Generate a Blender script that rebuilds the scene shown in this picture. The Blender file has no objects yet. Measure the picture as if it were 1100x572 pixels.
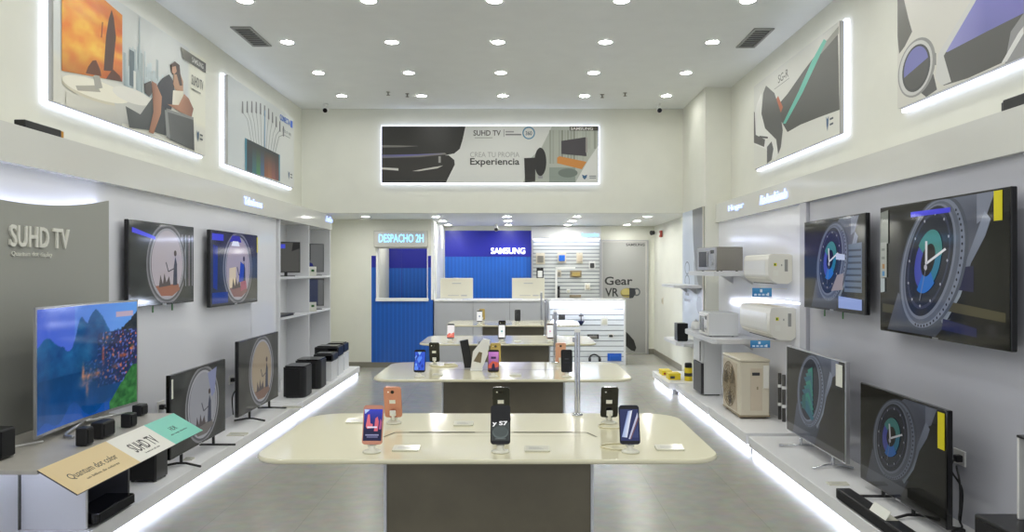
import bpy, bmesh, math, random
from mathutils import Vector, Matrix, noise
random.seed(7)
S = bpy.context.scene
COL = S.collection
R = math.radians
HC, F, VX, VY = 1.65, 830.0, 556.0, 289.0      # eye height and lens of the photograph (image 1100 x 572)

def lin(c):
    def g(x):
        x /= 255.0
        return x/12.92 if x <= .04045 else ((x+.055)/1.055)**2.4
    return (g(c[0]), g(c[1]), g(c[2]))

# ------------------------------------------------------------------ materials
MATS = {}
def mat(name, col=(200,200,200), rough=.5, metal=0, spec=.5, coat=0, emit=None, es=0, noise_amt=0, nscale=20, trans=0, bump=0):
    m = bpy.data.materials.new(name); m.use_nodes = True
    nt = m.node_tree; b = nt.nodes['Principled BSDF']
    lc = lin(col) + (1,)
    b.inputs['Base Color'].default_value = lc
    b.inputs['Roughness'].default_value = rough
    b.inputs['Metallic'].default_value = metal
    b.inputs['Specular IOR Level'].default_value = spec
    b.inputs['Coat Weight'].default_value = coat
    b.inputs['Coat Roughness'].default_value = .06
    b.inputs['Transmission Weight'].default_value = trans
    if emit:
        b.inputs['Emission Color'].default_value = lin(emit) + (1,)
        b.inputs['Emission Strength'].default_value = es
    if noise_amt or bump:
        tc = nt.nodes.new('ShaderNodeTexCoord')
        n = nt.nodes.new('ShaderNodeTexNoise'); n.inputs['Scale'].default_value = nscale; n.inputs['Detail'].default_value = 4
        nt.links.new(tc.outputs['Object'], n.inputs['Vector'])
        if noise_amt:
            r = nt.nodes.new('ShaderNodeValToRGB')
            k0, k1 = 1-noise_amt, 1+noise_amt
            r.color_ramp.elements[0].position = .3; r.color_ramp.elements[1].position = .7
            r.color_ramp.elements[0].color = tuple(x*k0 for x in lc[:3])+(1,)
            r.color_ramp.elements[1].color = tuple(min(1,x*k1) for x in lc[:3])+(1,)
            nt.links.new(n.outputs['Fac'], r.inputs['Fac']); nt.links.new(r.outputs['Color'], b.inputs['Base Color'])
        if bump:
            bp = nt.nodes.new('ShaderNodeBump'); bp.inputs['Strength'].default_value = bump; bp.inputs['Distance'].default_value = .002
            nt.links.new(n.outputs['Fac'], bp.inputs['Height']); nt.links.new(bp.outputs['Normal'], b.inputs['Normal'])
    MATS[name] = m
    return m

def attr_mat(name, rough, emit=0, spec=.5, coat=0):
    m = bpy.data.materials.new(name); m.use_nodes = True
    nt = m.node_tree; b = nt.nodes['Principled BSDF']
    a = nt.nodes.new('ShaderNodeAttribute'); a.attribute_name = 'Col'
    b.inputs['Roughness'].default_value = rough; b.inputs['Specular IOR Level'].default_value = spec
    b.inputs['Coat Weight'].default_value = coat
    if emit:
        b.inputs['Base Color'].default_value = (.008,.008,.008,1)
        nt.links.new(a.outputs['Color'], b.inputs['Emission Color'])
        b.inputs['Emission Strength'].default_value = emit
    else:
        nt.links.new(a.outputs['Color'], b.inputs['Base Color'])
    MATS[name] = m
    return m

mat('wall_paint', (227,227,215), .55, noise_amt=.02, nscale=3, bump=.03)
mat('ceiling_paint', (234,236,234), .5, noise_amt=.015, nscale=4)
mat('gloss_panel', (221,221,215), .12, spec=.5)
mat('lower_panel', (238,239,246), .14, spec=.4)  # wall cladding, the brighter light on the left put into its colour
mat('lower_panel_shaded', (199,200,209), .14, spec=.4)  # same cladding darkened: the dimmer right side is painted in
mat('white_lacquer', (228,228,228), .3)
mat('platform', (236,236,236), .28)
mat('platform_edge', (160,160,158), .4)
mat('shelf_white', (220,221,224), .35)
mat('table_top', (232,226,196), .13, spec=.55, coat=.3)
mat('table_edge', (205,198,160), .25)
mat('table_base', (102,96,80), .35, noise_amt=.12, nscale=6)
mat('base_edge', (205,207,212), .35)
mat('slot', (84,76,54), .5)
mat('black_plastic', (22,22,24), .35)
mat('black_gloss', (10,10,12), .1)
mat('dark_grey', (60,60,62), .4)
mat('speaker_cloth', (18,18,20), .8, noise_amt=.4, nscale=300)
mat('silver', (190,190,192), .28, metal=.9)
mat('chrome', (215,217,222), .08, metal=1)
mat('steel', (150,146,138), .3, metal=.85)
mat('white_plastic', (235,235,232), .3)
mat('ac_white', (232,230,220), .32)
mat('ac_beige', (214,206,186), .5)
mat('ac_beige_panel', (205,192,170), .5)
mat('ac_dark', (150,136,110), .6)
mat('grey_panel', (160,161,153), .55)
mat('panel_side', (165,164,156), .5)
mat('sign_letter', (225,224,214), .4)
mat('tan_card', (214,190,138), .3)
mat('white_card', (226,224,214), .3)
mat('teal_card', (120,205,185), .3)
mat('sign_ink', (60,58,52), .5)
mat('table_grey', (178,174,166), .3, noise_amt=.04, nscale=10)
mat('yellow', (235,210,40), .45)
mat('yellow_sticker', (225,212,0), .5)
mat('white_sticker', (235,235,225), .5)
mat('blue_card', (70,150,205), .4)
mat('green_tag', (40,110,40), .5)
mat('orange', (200,140,40), .5)
mat('red', (165,60,45), .4)
mat('rose_gold', (215,150,125), .25, metal=.35)
mat('gold', (205,180,110), .25, metal=.4)
mat('navy_gloss', (22,32,70), .12, metal=.3)
mat('pink', (225,170,145), .3, metal=.2)
mat('onyx', (38,40,36), .18, metal=.3)
mat('baseboard', (132,128,116), .5)
mat('counter_grey', (184,186,190), .3)
mat('counter_seam', (140,142,146), .4)
mat('monitor_back', (226,222,204), .4)
mat('door_white', (205,203,198), .4)
mat('ceiling_vent', (150,150,146), .5)
mat('vent_dark', (70,70,68), .6)
mat('trim_white', (240,240,236), .4)
mat('pipe', (70,68,66), .5)
mat('blue_dark', (28,34,150), .3)
mat('blue_mid', (30,98,200), .35)
mat('copper', (150,120,90), .4, metal=.6)
mat('fridge_white', (222,224,226), .25)
mat('slat_white', (236,240,244), .35)
mat('slat_groove', (150,156,164), .5)
mat('acrylic', (224,222,206), .12, spec=.6)
mat('lens_on', (255,255,250), .3, emit=(252,252,248), es=104)
mat('lens_rear', (255,255,250), .3, emit=(252,252,248), es=175)
mat('led_shop', (255,255,255), .4, emit=(222,232,255), es=150)
mat('led', (255,255,255), .4, emit=(205,214,255), es=5)
mat('led_table', (255,255,255), .4, emit=(210,220,255), es=22)
mat('led_panel', (255,255,255), .4, emit=(214,223,255), es=2.5)
mat('led_floor', (255,255,255), .4, emit=(220,228,255), es=6)
mat('led_cove', (255,255,255), .4, emit=(215,224,255), es=2.2)
mat('sign_blue', (200,210,255), .4, emit=(165,185,255), es=1.3)
mat('sign_cyan', (190,225,255), .4, emit=(110,200,255), es=1.15)
mat('sign_white', (255,255,255), .4, emit=(255,255,255), es=1.8)
mat('sign_case', (186,184,176), .4)
mat('slat_plain', (206,209,208), .35)
mat('slat_dark', (128,134,138), .5)
mat('vent_grey', (150,150,146), .5)
attr_mat('print', .4)
attr_mat('print_gloss', .16)
attr_mat('screen', .07, emit=.8, spec=.2)
attr_mat('screen_dim', .05, emit=.55, spec=.22)
attr_mat('phone_screen', .12, emit=.9, spec=.4)

def floor_material():
    m = bpy.data.materials.new('floor_tile'); m.use_nodes = True
    nt = m.node_tree; b = nt.nodes['Principled BSDF']
    tc = nt.nodes.new('ShaderNodeTexCoord')
    br = nt.nodes.new('ShaderNodeTexBrick'); br.offset = 0; br.inputs['Scale'].default_value = 1
    br.inputs['Brick Width'].default_value = .6; br.inputs['Row Height'].default_value = .6; br.inputs['Mortar Size'].default_value = .0025
    br.inputs['Color1'].default_value = lin((164,162,148))+(1,); br.inputs['Color2'].default_value = lin((161,159,145))+(1,)
    br.inputs['Mortar'].default_value = lin((150,148,135))+(1,)
    n = nt.nodes.new('ShaderNodeTexNoise'); n.inputs['Scale'].default_value = 9; n.inputs['Detail'].default_value = 8
    mx = nt.nodes.new('ShaderNodeMix'); mx.data_type = 'RGBA'; mx.blend_type = 'OVERLAY'; mx.inputs[0].default_value = .22
    nt.links.new(tc.outputs['Object'], br.inputs['Vector']); nt.links.new(tc.outputs['Object'], n.inputs['Vector'])
    nt.links.new(br.outputs['Color'], mx.inputs[6]); nt.links.new(n.outputs['Color'], mx.inputs[7])
    hs = nt.nodes.new('ShaderNodeHueSaturation'); hs.inputs['Saturation'].default_value = .75
    nt.links.new(mx.outputs[2], hs.inputs['Color']); nt.links.new(hs.outputs['Color'], b.inputs['Base Color'])
    b.inputs['Roughness'].default_value = .24; b.inputs['Specular IOR Level'].default_value = .5
    MATS['floor_tile'] = m
floor_material()

def slat_blue():
    m = bpy.data.materials.new('blue_slats'); m.use_nodes = True
    nt = m.node_tree; b = nt.nodes['Principled BSDF']
    tc = nt.nodes.new('ShaderNodeTexCoord'); sp = nt.nodes.new('ShaderNodeSeparateXYZ')
    nt.links.new(tc.outputs['Object'], sp.inputs[0])
    w = nt.nodes.new('ShaderNodeMath'); w.operation = 'MULTIPLY'; w.inputs[1].default_value = 90
    nt.links.new(sp.outputs['X'], w.inputs[0])
    s = nt.nodes.new('ShaderNodeMath'); s.operation = 'SINE'; nt.links.new(w.outputs[0], s.inputs[0])
    r = nt.nodes.new('ShaderNodeValToRGB')
    r.color_ramp.elements[0].color = lin((24,88,180))+(1,); r.color_ramp.elements[1].color = lin((30,100,196))+(1,)
    nt.links.new(s.outputs[0], r.inputs['Fac']); nt.links.new(r.outputs['Color'], b.inputs['Base Color'])
    b.inputs['Roughness'].default_value = .35
    MATS['blue_slats'] = m
slat_blue()

# ------------------------------------------------------------------ mesh building
class MB:
    def __init__(s): s.v=[]; s.f=[]; s.m=[]; s.sm=[]; s.mats=[]
    def mi(s, name):
        if name not in s.mats: s.mats.append(name)
        return s.mats.index(name)
    def add(s, vs, fs, m, smooth=False, M=None):
        k = len(s.v); i = s.mi(m)
        for p in vs:
            p = Vector(p); s.v.append(M @ p if M else p)
        for f in fs:
            s.f.append([k+a for a in f]); s.m.append(i); s.sm.append(smooth)
        return s
    def bm(s, bm, m, smooth=False, M=None):
        bm.verts.index_update()
        vs = [v.co.copy() for v in bm.verts]; fs = [[v.index for v in f.verts] for f in bm.faces]
        bm.free(); return s.add(vs, fs, m, smooth, M)
    def box(s, x0,x1,y0,y1,z0,z1, m, bev=0, seg=2, M=None):
        b = bmesh.new(); bmesh.ops.create_cube(b, size=1)
        for v in b.verts:
            v.co = Vector((x0 if v.co.x<0 else x1, y0 if v.co.y<0 else y1, z0 if v.co.z<0 else z1))
        if bev: bmesh.ops.bevel(b, geom=list(b.edges), offset=bev, segments=seg, affect='EDGES', profile=.5)
        return s.bm(b, m, False, M)
    def prism(s, pts, o, u, v, n, d, m, M=None, smooth=False):
        o,u,v,n = Vector(o),Vector(u),Vector(v),Vector(n)
        k = len(pts)
        vs = [o+u*a+v*b for a,b in pts] + [o+u*a+v*b+n*d for a,b in pts]
        fs = [list(range(k))[::-1], list(range(k,2*k))] + [[i,(i+1)%k,k+(i+1)%k,k+i] for i in range(k)]
        return s.add(vs, fs, m, smooth, M)
    def cyl(s, p0, p1, r0, r1, m, seg=20, M=None, cap=True):
        p0,p1 = Vector(p0),Vector(p1); d=(p1-p0).normalized()
        a = d.orthogonal().normalized(); b = d.cross(a)
        vs=[]; fs=[]
        for p,r in ((p0,r0),(p1,r1)):
            for i in range(seg):
                t=2*math.pi*i/seg; vs.append(p+a*(r*math.cos(t))+b*(r*math.sin(t)))
        for i in range(seg): fs.append([i,(i+1)%seg,seg+(i+1)%seg,seg+i])
        s.add(vs, fs, m, True, M)
        if cap: s.add(vs, [list(range(seg))[::-1], list(range(seg,2*seg))], m, False, M)
        return s
    def lathe(s, prof, c, m, seg=28, M=None, smooth=True):
        vs=[]; fs=[]; c=Vector(c); n=len(prof)
        for r,z in prof:
            for i in range(seg):
                t=2*math.pi*i/seg; vs.append(c+Vector((r*math.cos(t), r*math.sin(t), z)))
        for j in range(n-1):
            for i in range(seg):
                fs.append([j*seg+i, j*seg+(i+1)%seg, (j+1)*seg+(i+1)%seg, (j+1)*seg+i])
        fs.append(list(range(seg))[::-1]); fs.append(list(range((n-1)*seg, n*seg)))
        return s.add(vs, fs, m, smooth, M)
    def tube(s, pts, r, m, seg=8, M=None):
        pts=[Vector(p) for p in pts]; vs=[]; fs=[]; a=None
        for i,p in enumerate(pts):
            d=(pts[min(i+1,len(pts)-1)]-pts[max(i-1,0)]).normalized()
            if a is None: a=d.orthogonal().normalized()
            a=(a-d*a.dot(d)).normalized(); b=d.cross(a)
            for k in range(seg):
                t=2*math.pi*k/seg; vs.append(p+a*(r*math.cos(t))+b*(r*math.sin(t)))
        for i in range(len(pts)-1):
            for k in range(seg):
                fs.append([i*seg+k,i*seg+(k+1)%seg,(i+1)*seg+(k+1)%seg,(i+1)*seg+k])
        fs.append(list(range(seg))[::-1]); fs.append(list(range((len(pts)-1)*seg,len(pts)*seg)))
        return s.add(vs, fs, m, True, M)

def curve(pts, n=8):
    """Catmull-Rom through pts"""
    pts=[Vector(p) for p in pts]; P=[pts[0]]+pts+[pts[-1]]; out=[]
    for i in range(1,len(P)-2):
        for k in range(n):
            t=k/n; a,b,c,d=P[i-1],P[i],P[i+1],P[i+2]
            out.append(.5*((2*b)+(c-a)*t+(2*a-5*b+4*c-d)*t*t+(3*b-a-3*c+d)*t**3))
    out.append(pts[-1]); return out

def rrect(w, h, r, seg=6, cx=0, cy=0):
    """rounded rectangle outline; r is one radius or (bottom-left, bottom-right, top-right, top-left)"""
    if not isinstance(r,(tuple,list)): r=(r,)*4
    pts=[]
    for (sx,sy,a0,q) in ((-1,-1,180,r[0]),(1,-1,270,r[1]),(1,1,0,r[2]),(-1,1,90,r[3])):
        for k in range(seg+1):
            t=R(a0+90*k/seg); pts.append((cx+sx*(w/2-q)+q*math.cos(t), cy+sy*(h/2-q)+q*math.sin(t)))
    return pts

_TX={}
def text_mesh(body, off=0.0, ext=0.0):
    k=(body,off,ext)
    if k in _TX: return _TX[k]
    c=bpy.data.curves.new('t','FONT'); c.body=body; c.offset=off; c.extrude=ext; c.resolution_u=3
    o=bpy.data.objects.new('t',c); COL.objects.link(o)
    dg=bpy.context.evaluated_depsgraph_get(); dg.update()
    me=o.evaluated_get(dg).to_mesh()
    vs=[v.co.copy() for v in me.vertices]; fs=[list(p.vertices) for p in me.polygons]
    o.evaluated_get(dg).to_mesh_clear(); bpy.data.objects.remove(o); bpy.data.curves.remove(c)
    x0=min(v.x for v in vs); x1=max(v.x for v in vs); y0=min(v.y for v in vs); y1=max(v.y for v in vs)
    vs=[Vector(((v.x-x0)/(x1-x0),(v.y-y0)/(y1-y0),(v.z/ext if ext else 0))) for v in vs]
    _TX[k]=(vs,fs); return _TX[k]

def letters(mb, body, o, u, v, n, w, h, d, m, off=.0):
    vs,fs=text_mesh(body,off,.05); o,u,v,n=map(Vector,(o,u,v,n))
    return mb.add([o+u*(p.x*w)+v*(p.y*h)+n*((p.z+1)*.5*d) for p in vs], fs, m)

class Pic:
    """a printed or shown picture: flat coloured shapes in one mesh, colours in a vertex attribute"""
    def __init__(s): s.v=[]; s.f=[]; s.c=[]; s.n=0
    def poly(s, pts, col, L=1):
        k=len(s.v); cols = col if isinstance(col,list) else [col]*len(pts); s.n+=1; L=(L,s.n)
        for p,c in zip(pts,cols): s.v.append((p[0],p[1],L)); s.c.append(c)
        s.f.append(list(range(k,k+len(pts)))); return s
    def rect(s,u0,v0,u1,v1,c,L=1): return s.poly([(u0,v0),(u1,v0),(u1,v1),(u0,v1)],c,L)
    def ell(s,cu,cv,ru,rv,c,L=1,seg=36,a0=0,a1=360,rot=0):
        pts=[]; cr,sr=math.cos(R(rot)),math.sin(R(rot))
        for i in range(seg):
            t=R(a0+(a1-a0)*i/(seg if a1-a0>=360 else seg-1)); x,y=ru*math.cos(t),rv*math.sin(t)
            pts.append((cu+x*cr-y*sr, cv+x*sr+y*cr))
        return s.poly(pts,c,L)
    def ring(s,cu,cv,ru,rv,k,c,L=1,seg=40,a0=0,a1=360):
        n0=s.n+1
        for i in range(seg):
            t0=R(a0+(a1-a0)*i/seg); t1=R(a0+(a1-a0)*(i+1)/seg)
            s.poly([(cu+ru*math.cos(t0),cv+rv*math.sin(t0)),(cu+ru*math.cos(t1),cv+rv*math.sin(t1)),
                    (cu+ru*k*math.cos(t1),cv+rv*k*math.sin(t1)),(cu+ru*k*math.cos(t0),cv+rv*k*math.sin(t0))],c,L)
            s.n=n0-1
        s.n=n0; return s
    def line(s,pts,w,c,L=2):
        for a,b in zip(pts,pts[1:]):
            dx,dy=b[0]-a[0],b[1]-a[1]; l=math.hypot(dx,dy) or 1; nx,ny=-dy/l*w/2,dx/l*w/2
            s.poly([(a[0]+nx,a[1]+ny),(a[0]-nx,a[1]-ny),(b[0]-nx,b[1]-ny),(b[0]+nx,b[1]+ny)],c,L)
        return s
    def grid(s,u0,v0,u1,v1,fn,nx,ny,L=1):
        k=len(s.v); s.n+=1; L=(L,s.n)
        for j in range(ny+1):
            for i in range(nx+1):
                a,b=i/nx,j/ny; s.v.append((u0+(u1-u0)*a,v0+(v1-v0)*b,L)); s.c.append(fn(a,b))
        for j in range(ny):
            for i in range(nx):
                q=k+j*(nx+1)+i; s.f.append([q,q+1,q+nx+2,q+nx+1])
        return s
    def text(s,body,u0,v0,u1,v1,c,L=3,off=0.0):
        vs,fs=text_mesh(body,off); k=len(s.v); s.n+=1; L=(L,s.n)
        for p in vs: s.v.append((u0+(u1-u0)*p.x, v0+(v1-v0)*p.y, L)); s.c.append(c)
        for f in fs: s.f.append([k+a for a in f])
        return s
    def build(s,name,m,parent,o,u,v,n,w,h,bend=None,eps=.00009,local=False):
        o,u,v,n=map(Vector,(o,u,v,n)); vs=[]; rank={L:i+1 for i,L in enumerate(sorted(set(q[2] for q in s.v)))}
        for a,b,L in s.v:
            a_=min(1,max(0,a)); b_=min(1,max(0,b))
            p=o+u*(a_*w)+v*(b_*h)+n*(rank[L]*eps)
            if bend: p+=n*bend(a_)
            vs.append(p)
        mb=MB(); mb.v=vs; mb.f=s.f; mb.m=[0]*len(s.f); mb.sm=[False]*len(s.f); mb.mats=[m]
        ob=obj(name,mb,parent,local)
        at=ob.data.color_attributes.new('Col','FLOAT_COLOR','POINT')
        for i,c in enumerate(s.c): at.data[i].color=lin(c)+(1,)
        return ob

def wloc(o):
    p=Vector((0,0,0))
    while o is not None: p+=o.location; o=o.parent
    return p

def obj(name, mb, parent=None, local=False):
    """link ONE mesh object; world coordinates unless local"""
    off=Vector((0,0,0)); loc=Vector((0,0,0))
    if not local:
        if parent is not None: off=wloc(parent)
        else:
            xs=[p.x for p in mb.v]; ys=[p.y for p in mb.v]; zs=[p.z for p in mb.v]
            loc=off=Vector(((min(xs)+max(xs))/2,(min(ys)+max(ys))/2,min(zs)))
    me=bpy.data.meshes.new(name)
    me.from_pydata([tuple(p-off) for p in mb.v],[],mb.f)
    for n in mb.mats: me.materials.append(MATS[n])
    me.polygons.foreach_set('material_index',mb.m); me.polygons.foreach_set('use_smooth',mb.sm); me.update()
    o=bpy.data.objects.new(name,me); COL.objects.link(o)
    if parent is not None: o.parent=parent
    else: o.location=loc
    return o

def thing(name,label,cat,loc=(0,0,0),group=None,rz=0):
    o=bpy.data.objects.new(name,None); COL.objects.link(o); o.location=loc; o.empty_display_size=.1
    o.rotation_euler=(0,0,rz)
    o['label']=label; o['category']=cat
    if group: o['group']=group
    return o
def tag(o,label,cat,group=None,kind=None):
    o['label']=label; o['category']=cat
    if group: o['group']=group
    if kind: o['kind']=kind
    return o
def struct(name,mb,parent=None):
    o=obj(name,mb,parent); o['kind']='structure'; return o
def dup(root,loc,label,rz=None,group=None):
    r=root.copy(); COL.objects.link(r); r.location=loc; r['label']=label
    if rz is not None: r.rotation_euler=(0,0,rz)
    if group: r['group']=group
    for ch in list(root.children):
        c=ch.copy(); COL.objects.link(c); c.parent=r
        for g in list(ch.children):
            d=g.copy(); COL.objects.link(d); d.parent=c
    return r
def PX(px,Y): return (px-VX)*Y/F             # x of a point seen at column px and standing at depth Y
def PZ(py,Y): return HC-(py-VY)*Y/F          # its height
UX,UY,UZ=Vector((1,0,0)),Vector((0,1,0)),Vector((0,0,1))
# ------------------------------------------------------------------ the setting
ZC, ZM, YE = 4.02, 2.477, 11.44          # high ceiling, low rear ceiling, the end wall over it
XL, XR, LL, LR = -3.2, 2.785, -2.92, 2.62  # upper walls, lower panelled walls
struct('floor', MB().box(-3.5,3.1,-1,15.2,-.1,0,'floor_tile'))
struct('ceiling', MB().box(-3.3,2.9,-1,YE+.1,ZC,ZC+.1,'ceiling_paint'))
struct('ceiling_rear', MB().box(-3.3,2.9,YE+.1,15.2,ZM,ZM+.1,'ceiling_paint'))
struct('wall_left', MB().box(XL-.1,XL,-1,15.2,0,ZC,'wall_paint'))
struct('wall_right', MB().box(XR,XR+.1,-1,YE+.1,0,ZC,'wall_paint'))
struct('wall_end', MB().box(XL,XR,YE,YE+.1,ZM,ZC,'wall_paint'))
struct('wall_left_lower', MB().box(XL,LL,-1,8.47,0,2.25,'lower_panel'))
struct('wall_left_far', MB().box(XL,LL,8.476,9.35,.153,2.25,'lower_panel'))
struct('wall_right_lower', MB().box(LR,XR,-1,6.93,0,2.25,'lower_panel_shaded'))
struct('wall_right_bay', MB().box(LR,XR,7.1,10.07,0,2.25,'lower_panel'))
struct('trim_bay', MB().box(LR-.03,XR,6.94,7.09,0,2.25,'lower_panel_shaded'))
struct('trim_left', MB().box(XL,-2.86,-1,11.9,2.25,ZM-.003,'gloss_panel'))
struct('trim_right', MB().box(2.58,XR,-1,10.07,2.25,2.49,'gloss_panel'))
struct('wall_column', MB().box(2.45,XR,10.07,YE+.08,0,ZC,'wall_paint'))
struct('wall_right_rear', MB().box(2.64,2.9,YE+.08,15.2,0,ZM,'wall_paint'))
# dispatch wall with its hatch
YD=12.92; a0,a1,b0,b1=PX(405,YD),PX(459,YD),PZ(322,YD),PZ(267,YD); c0,c1=PX(399,YD),-1.417; zt=PZ(275,YD); zm=PZ(287.5,YD)
mb=MB().box(XL,c0,YD,YD+.1,0,ZM,'wall_paint').box(c0,c1,YD,YD+.1,b1,ZM,'wall_paint')
mb.box(c0,c1,YD,YD+.1,0,b0,'blue_slats')
for x0,x1 in ((c0,a0),(a1,c1)):
    mb.box(x0,x1,YD,YD+.1,b0,zm,'blue_slats').box(x0,x1,YD,YD+.1,zm,zt,'blue_dark').box(x0,x1,YD,YD+.1,zt,b1,'wall_paint')
struct('wall_dispatch', mb)
struct('trim_hatch', MB().box(a0-.02,a1+.02,YD-.03,YD+.13,b0-.03,b0+.02,'trim_white',.005).box(a0-.015,a0+.02,YD-.012,YD+.11,b0+.02,b1,'trim_white').box(a1-.003,a1+.008,YD-.004,YD+.11,b0+.02,b1,'trim_white'))
struct('wall_hatch_side', MB().box(a0-.1,a0-.012,YD+.1,14.3,0,ZM,'wall_paint'))
struct('wall_hatch_back', MB().box(a0-.1,c1-.04,14.2,14.3,0,1.66,'blue_slats').box(a0-.1,c1-.04,14.2,14.3,1.66,ZM,'blue_dark').box(-2.135,-2.128,14.196,14.2,.1,2.3,'blue_dark'))
struct('wall_return', MB().box(c1-.04,c1,YD+.1,14.95,0,ZM,'wall_paint').box(c1-.03,c1+.015,YD-.004,YD+.2,1.13,2.43,'trim_white',.004).box(c1,c1+.012,YD+.5,YD+1.6,1.13,2.43,'trim_white'))
struct('wall_back', MB().box(c1-.04,2.64,14.95,15.05,0,ZM,'wall_paint'))
struct('baseboard_left', MB().box(XL,c0,YD-.014,YD,0,.09,'baseboard').box(c0,c1,YD-.012,YD,0,.085,'baseboard'))
struct('baseboard_right', MB().box(2.626,2.64,YE+.09,14.95,0,.1,'baseboard').box(2.53,2.64,14.936,14.95,0,.1,'baseboard'))
# hatch sign box
t=thing('sign_box','pale grey sign box with glowing pale blue lettering over the blue dispatch hatch','sign',((a0+a1)/2,YD-.06,PZ(266,YD)))
obj('box',MB().box(PX(403,YD),PX(460,YD),YD-.12,YD-.001,PZ(266,YD),PZ(248.5,YD),'sign_case',.008),t)
mb=MB(); letters(mb,'DESPACHO 2H',(PX(407,12.8),YD-.12,PZ(260.5,12.8)),UX,UZ,-UY,PX(455,12.8)-PX(407,12.8),.135,.012,'sign_cyan',.008)
obj('lettering',mb,t)

# ------------------------------------------------------------------ ceiling fittings
LIGHT_D=.066
def make_downlight(lens='lens_on'):
    t=thing('ceiling_downlight','','ceiling light',(0,0,ZC))
    obj('trim_ring',MB().lathe([(LIGHT_D+.016,-.002),(LIGHT_D+.016,-.008),(LIGHT_D,-.011),(LIGHT_D,-.001)],(0,0,0),'trim_white',28),t,True)
    obj('lens',MB().lathe([(LIGHT_D,-.001),(LIGHT_D,-.006),(LIGHT_D*.6,-.0085),(.004,-.009)],(0,0,0),lens,28),t,True)
    return t
proto=None
ROWS=[10.55,9.31,8.05,6.81]; COLS=[-2.40,-1.31,-.203,.915,2.03]
rn=['row nearest the end wall','second row from the end wall','third row from the end wall','front row at the photo top']
cn=['leftmost of five','second from left of five','in the middle of five','second from right of five','rightmost of five']
for i,y in enumerate(ROWS):
    for j,x in enumerate(COLS):
        lab='recessed high ceiling downlight, %s, %s'%(rn[i],cn[j])
        if proto is None:
            proto=make_downlight(); proto.location=(x,y,ZC); proto['label']=lab; proto['group']='downlights in the high ceiling'
        else: dup(proto,(x,y,ZC),lab,group='downlights in the high ceiling')
rn=['front row under the mezzanine','middle row under the mezzanine','back row by the rear wall']
cn=['leftmost','second from left','second from right','rightmost']
proto=make_downlight('lens_rear'); proto.location=(-2.39,12.17,ZM); proto['label']='round downlight in the low rear ceiling in front of the dispatch sign'; proto['group']='downlights in the low rear ceiling'
for i,y in enumerate((12.17,13.3,14.44)):
    for j in range(4):
        x=(-2.39,-1.29,-.17,.935,2.05)[j+1] if i or j else 0
        x=[-1.29,-.17,.935,2.05][j]
        dup(proto,(x,y,ZM),'low rear ceiling downlight, %s, %s of four'%(rn[i],cn[j]) ,group='downlights in the low rear ceiling')
l=bpy.data.lights.new('hatch_lamp','AREA'); l.shape='DISK'; l.size=.13; l.color=lin((252,252,248)); l.energy=7
o=bpy.data.objects.new('hatch_lamp',l); COL.objects.link(o); o.location=(-1.9,13.5,ZM-.012)
for y in (5.56,4.31,3.06,1.81):                      # the same grid goes on over the camera: lamps of the same kind
    for x in COLS:
        l=bpy.data.lights.new('ceiling_lamp','AREA'); l.shape='DISK'; l.size=.13; l.color=lin((252,252,248)); l.energy=4.6
        o=bpy.data.objects.new('ceiling_lamp',l); COL.objects.link(o); o.location=(x,y,ZC-.015)
def vent(label,x,y0,y1):
    t=thing('ceiling_vent',label,'air vent',(x,(y0+y1)/2,ZC-.012))
    mb=MB()
    for (p,q,r,s) in ((x-.1,x-.075,y0,y1),(x+.075,x+.1,y0,y1),(x-.075,x+.075,y0,y0+.025),(x-.075,x+.075,y1-.025,y1)): mb.box(p,q,r,s,ZC-.012,ZC,'ceiling_vent')
    obj('frame',mb,t)
    mb=MB().box(x-.075,x+.075,y0+.025,y1-.025,ZC-.002,ZC,'vent_dark')
    for k in range(9):
        yy=y0+.05+k*(y1-y0-.1)/8
        mb.box(x-.075,x+.075,yy-.006,yy+.006,ZC-.01,ZC-.004,'ceiling_vent',0,2,Matrix.Translation((0,0,0)))
    obj('grille',mb,t)
vent('grey louvred air vent in the ceiling above the left picture panels',-2.71,7.55,8.2)
vent('grey louvred air vent in the ceiling above the right picture panels',2.43,7.6,8.25)
def dome(name,label,x,y,z,lens='black_gloss',aim=(0,-1,-.5)):
    t=thing(name,label,'security camera',(x,y,z))
    obj('mount',MB().lathe([(.035,0),(.035,-.02),(.015,-.03),(.012,-.06)],(x,y,z),'white_plastic',20),t)
    a=Vector(aim).normalized(); p=Vector((x,y,z-.08))
    h=obj('housing',MB().cyl(p-a*.06,p+a*.05,.034,.038,'white_plastic'),t)
    obj('camera_lens',MB().cyl(p+a*.05,p+a*.06,.034,.03,lens),t)
dome('security_camera','white security camera on the ceiling at the left end-wall corner',PX(350,11.1),11.1,ZC)
dome('security_camera','white security camera on the ceiling near the right column',PX(708,11.1),11.1,ZC)
dome('security_camera','small dark camera hanging from the low ceiling before the blue logo wall',PX(533,14.3),14.3,ZM)
def sprinkler(label,x,y):
    t=thing('sprinkler_head',label,'sprinkler',(x,y,ZC))
    obj('stem',MB().lathe([(.028,0),(.028,-.004),(.01,-.008),(.009,-.04)],(x,y,ZC),'steel',14),t)
    obj('deflector',MB().lathe([(.024,-.04),(.026,-.043),(.02,-.046)],(x,y,ZC),'steel',14),t)
for px,yy,l in ((417,10.35,'small metal sprinkler head in the ceiling, leftmost of the four before the end wall'),(437.5,10.45,'small metal sprinkler head, second from left of the four before the end wall'),
              (647,10.5,'small metal sprinkler head, second from right of the four before the end wall'),(671.5,10.4,'small metal sprinkler head in the ceiling, rightmost of the four before the end wall')):
    sprinkler(l,PX(px,yy),yy)

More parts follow.
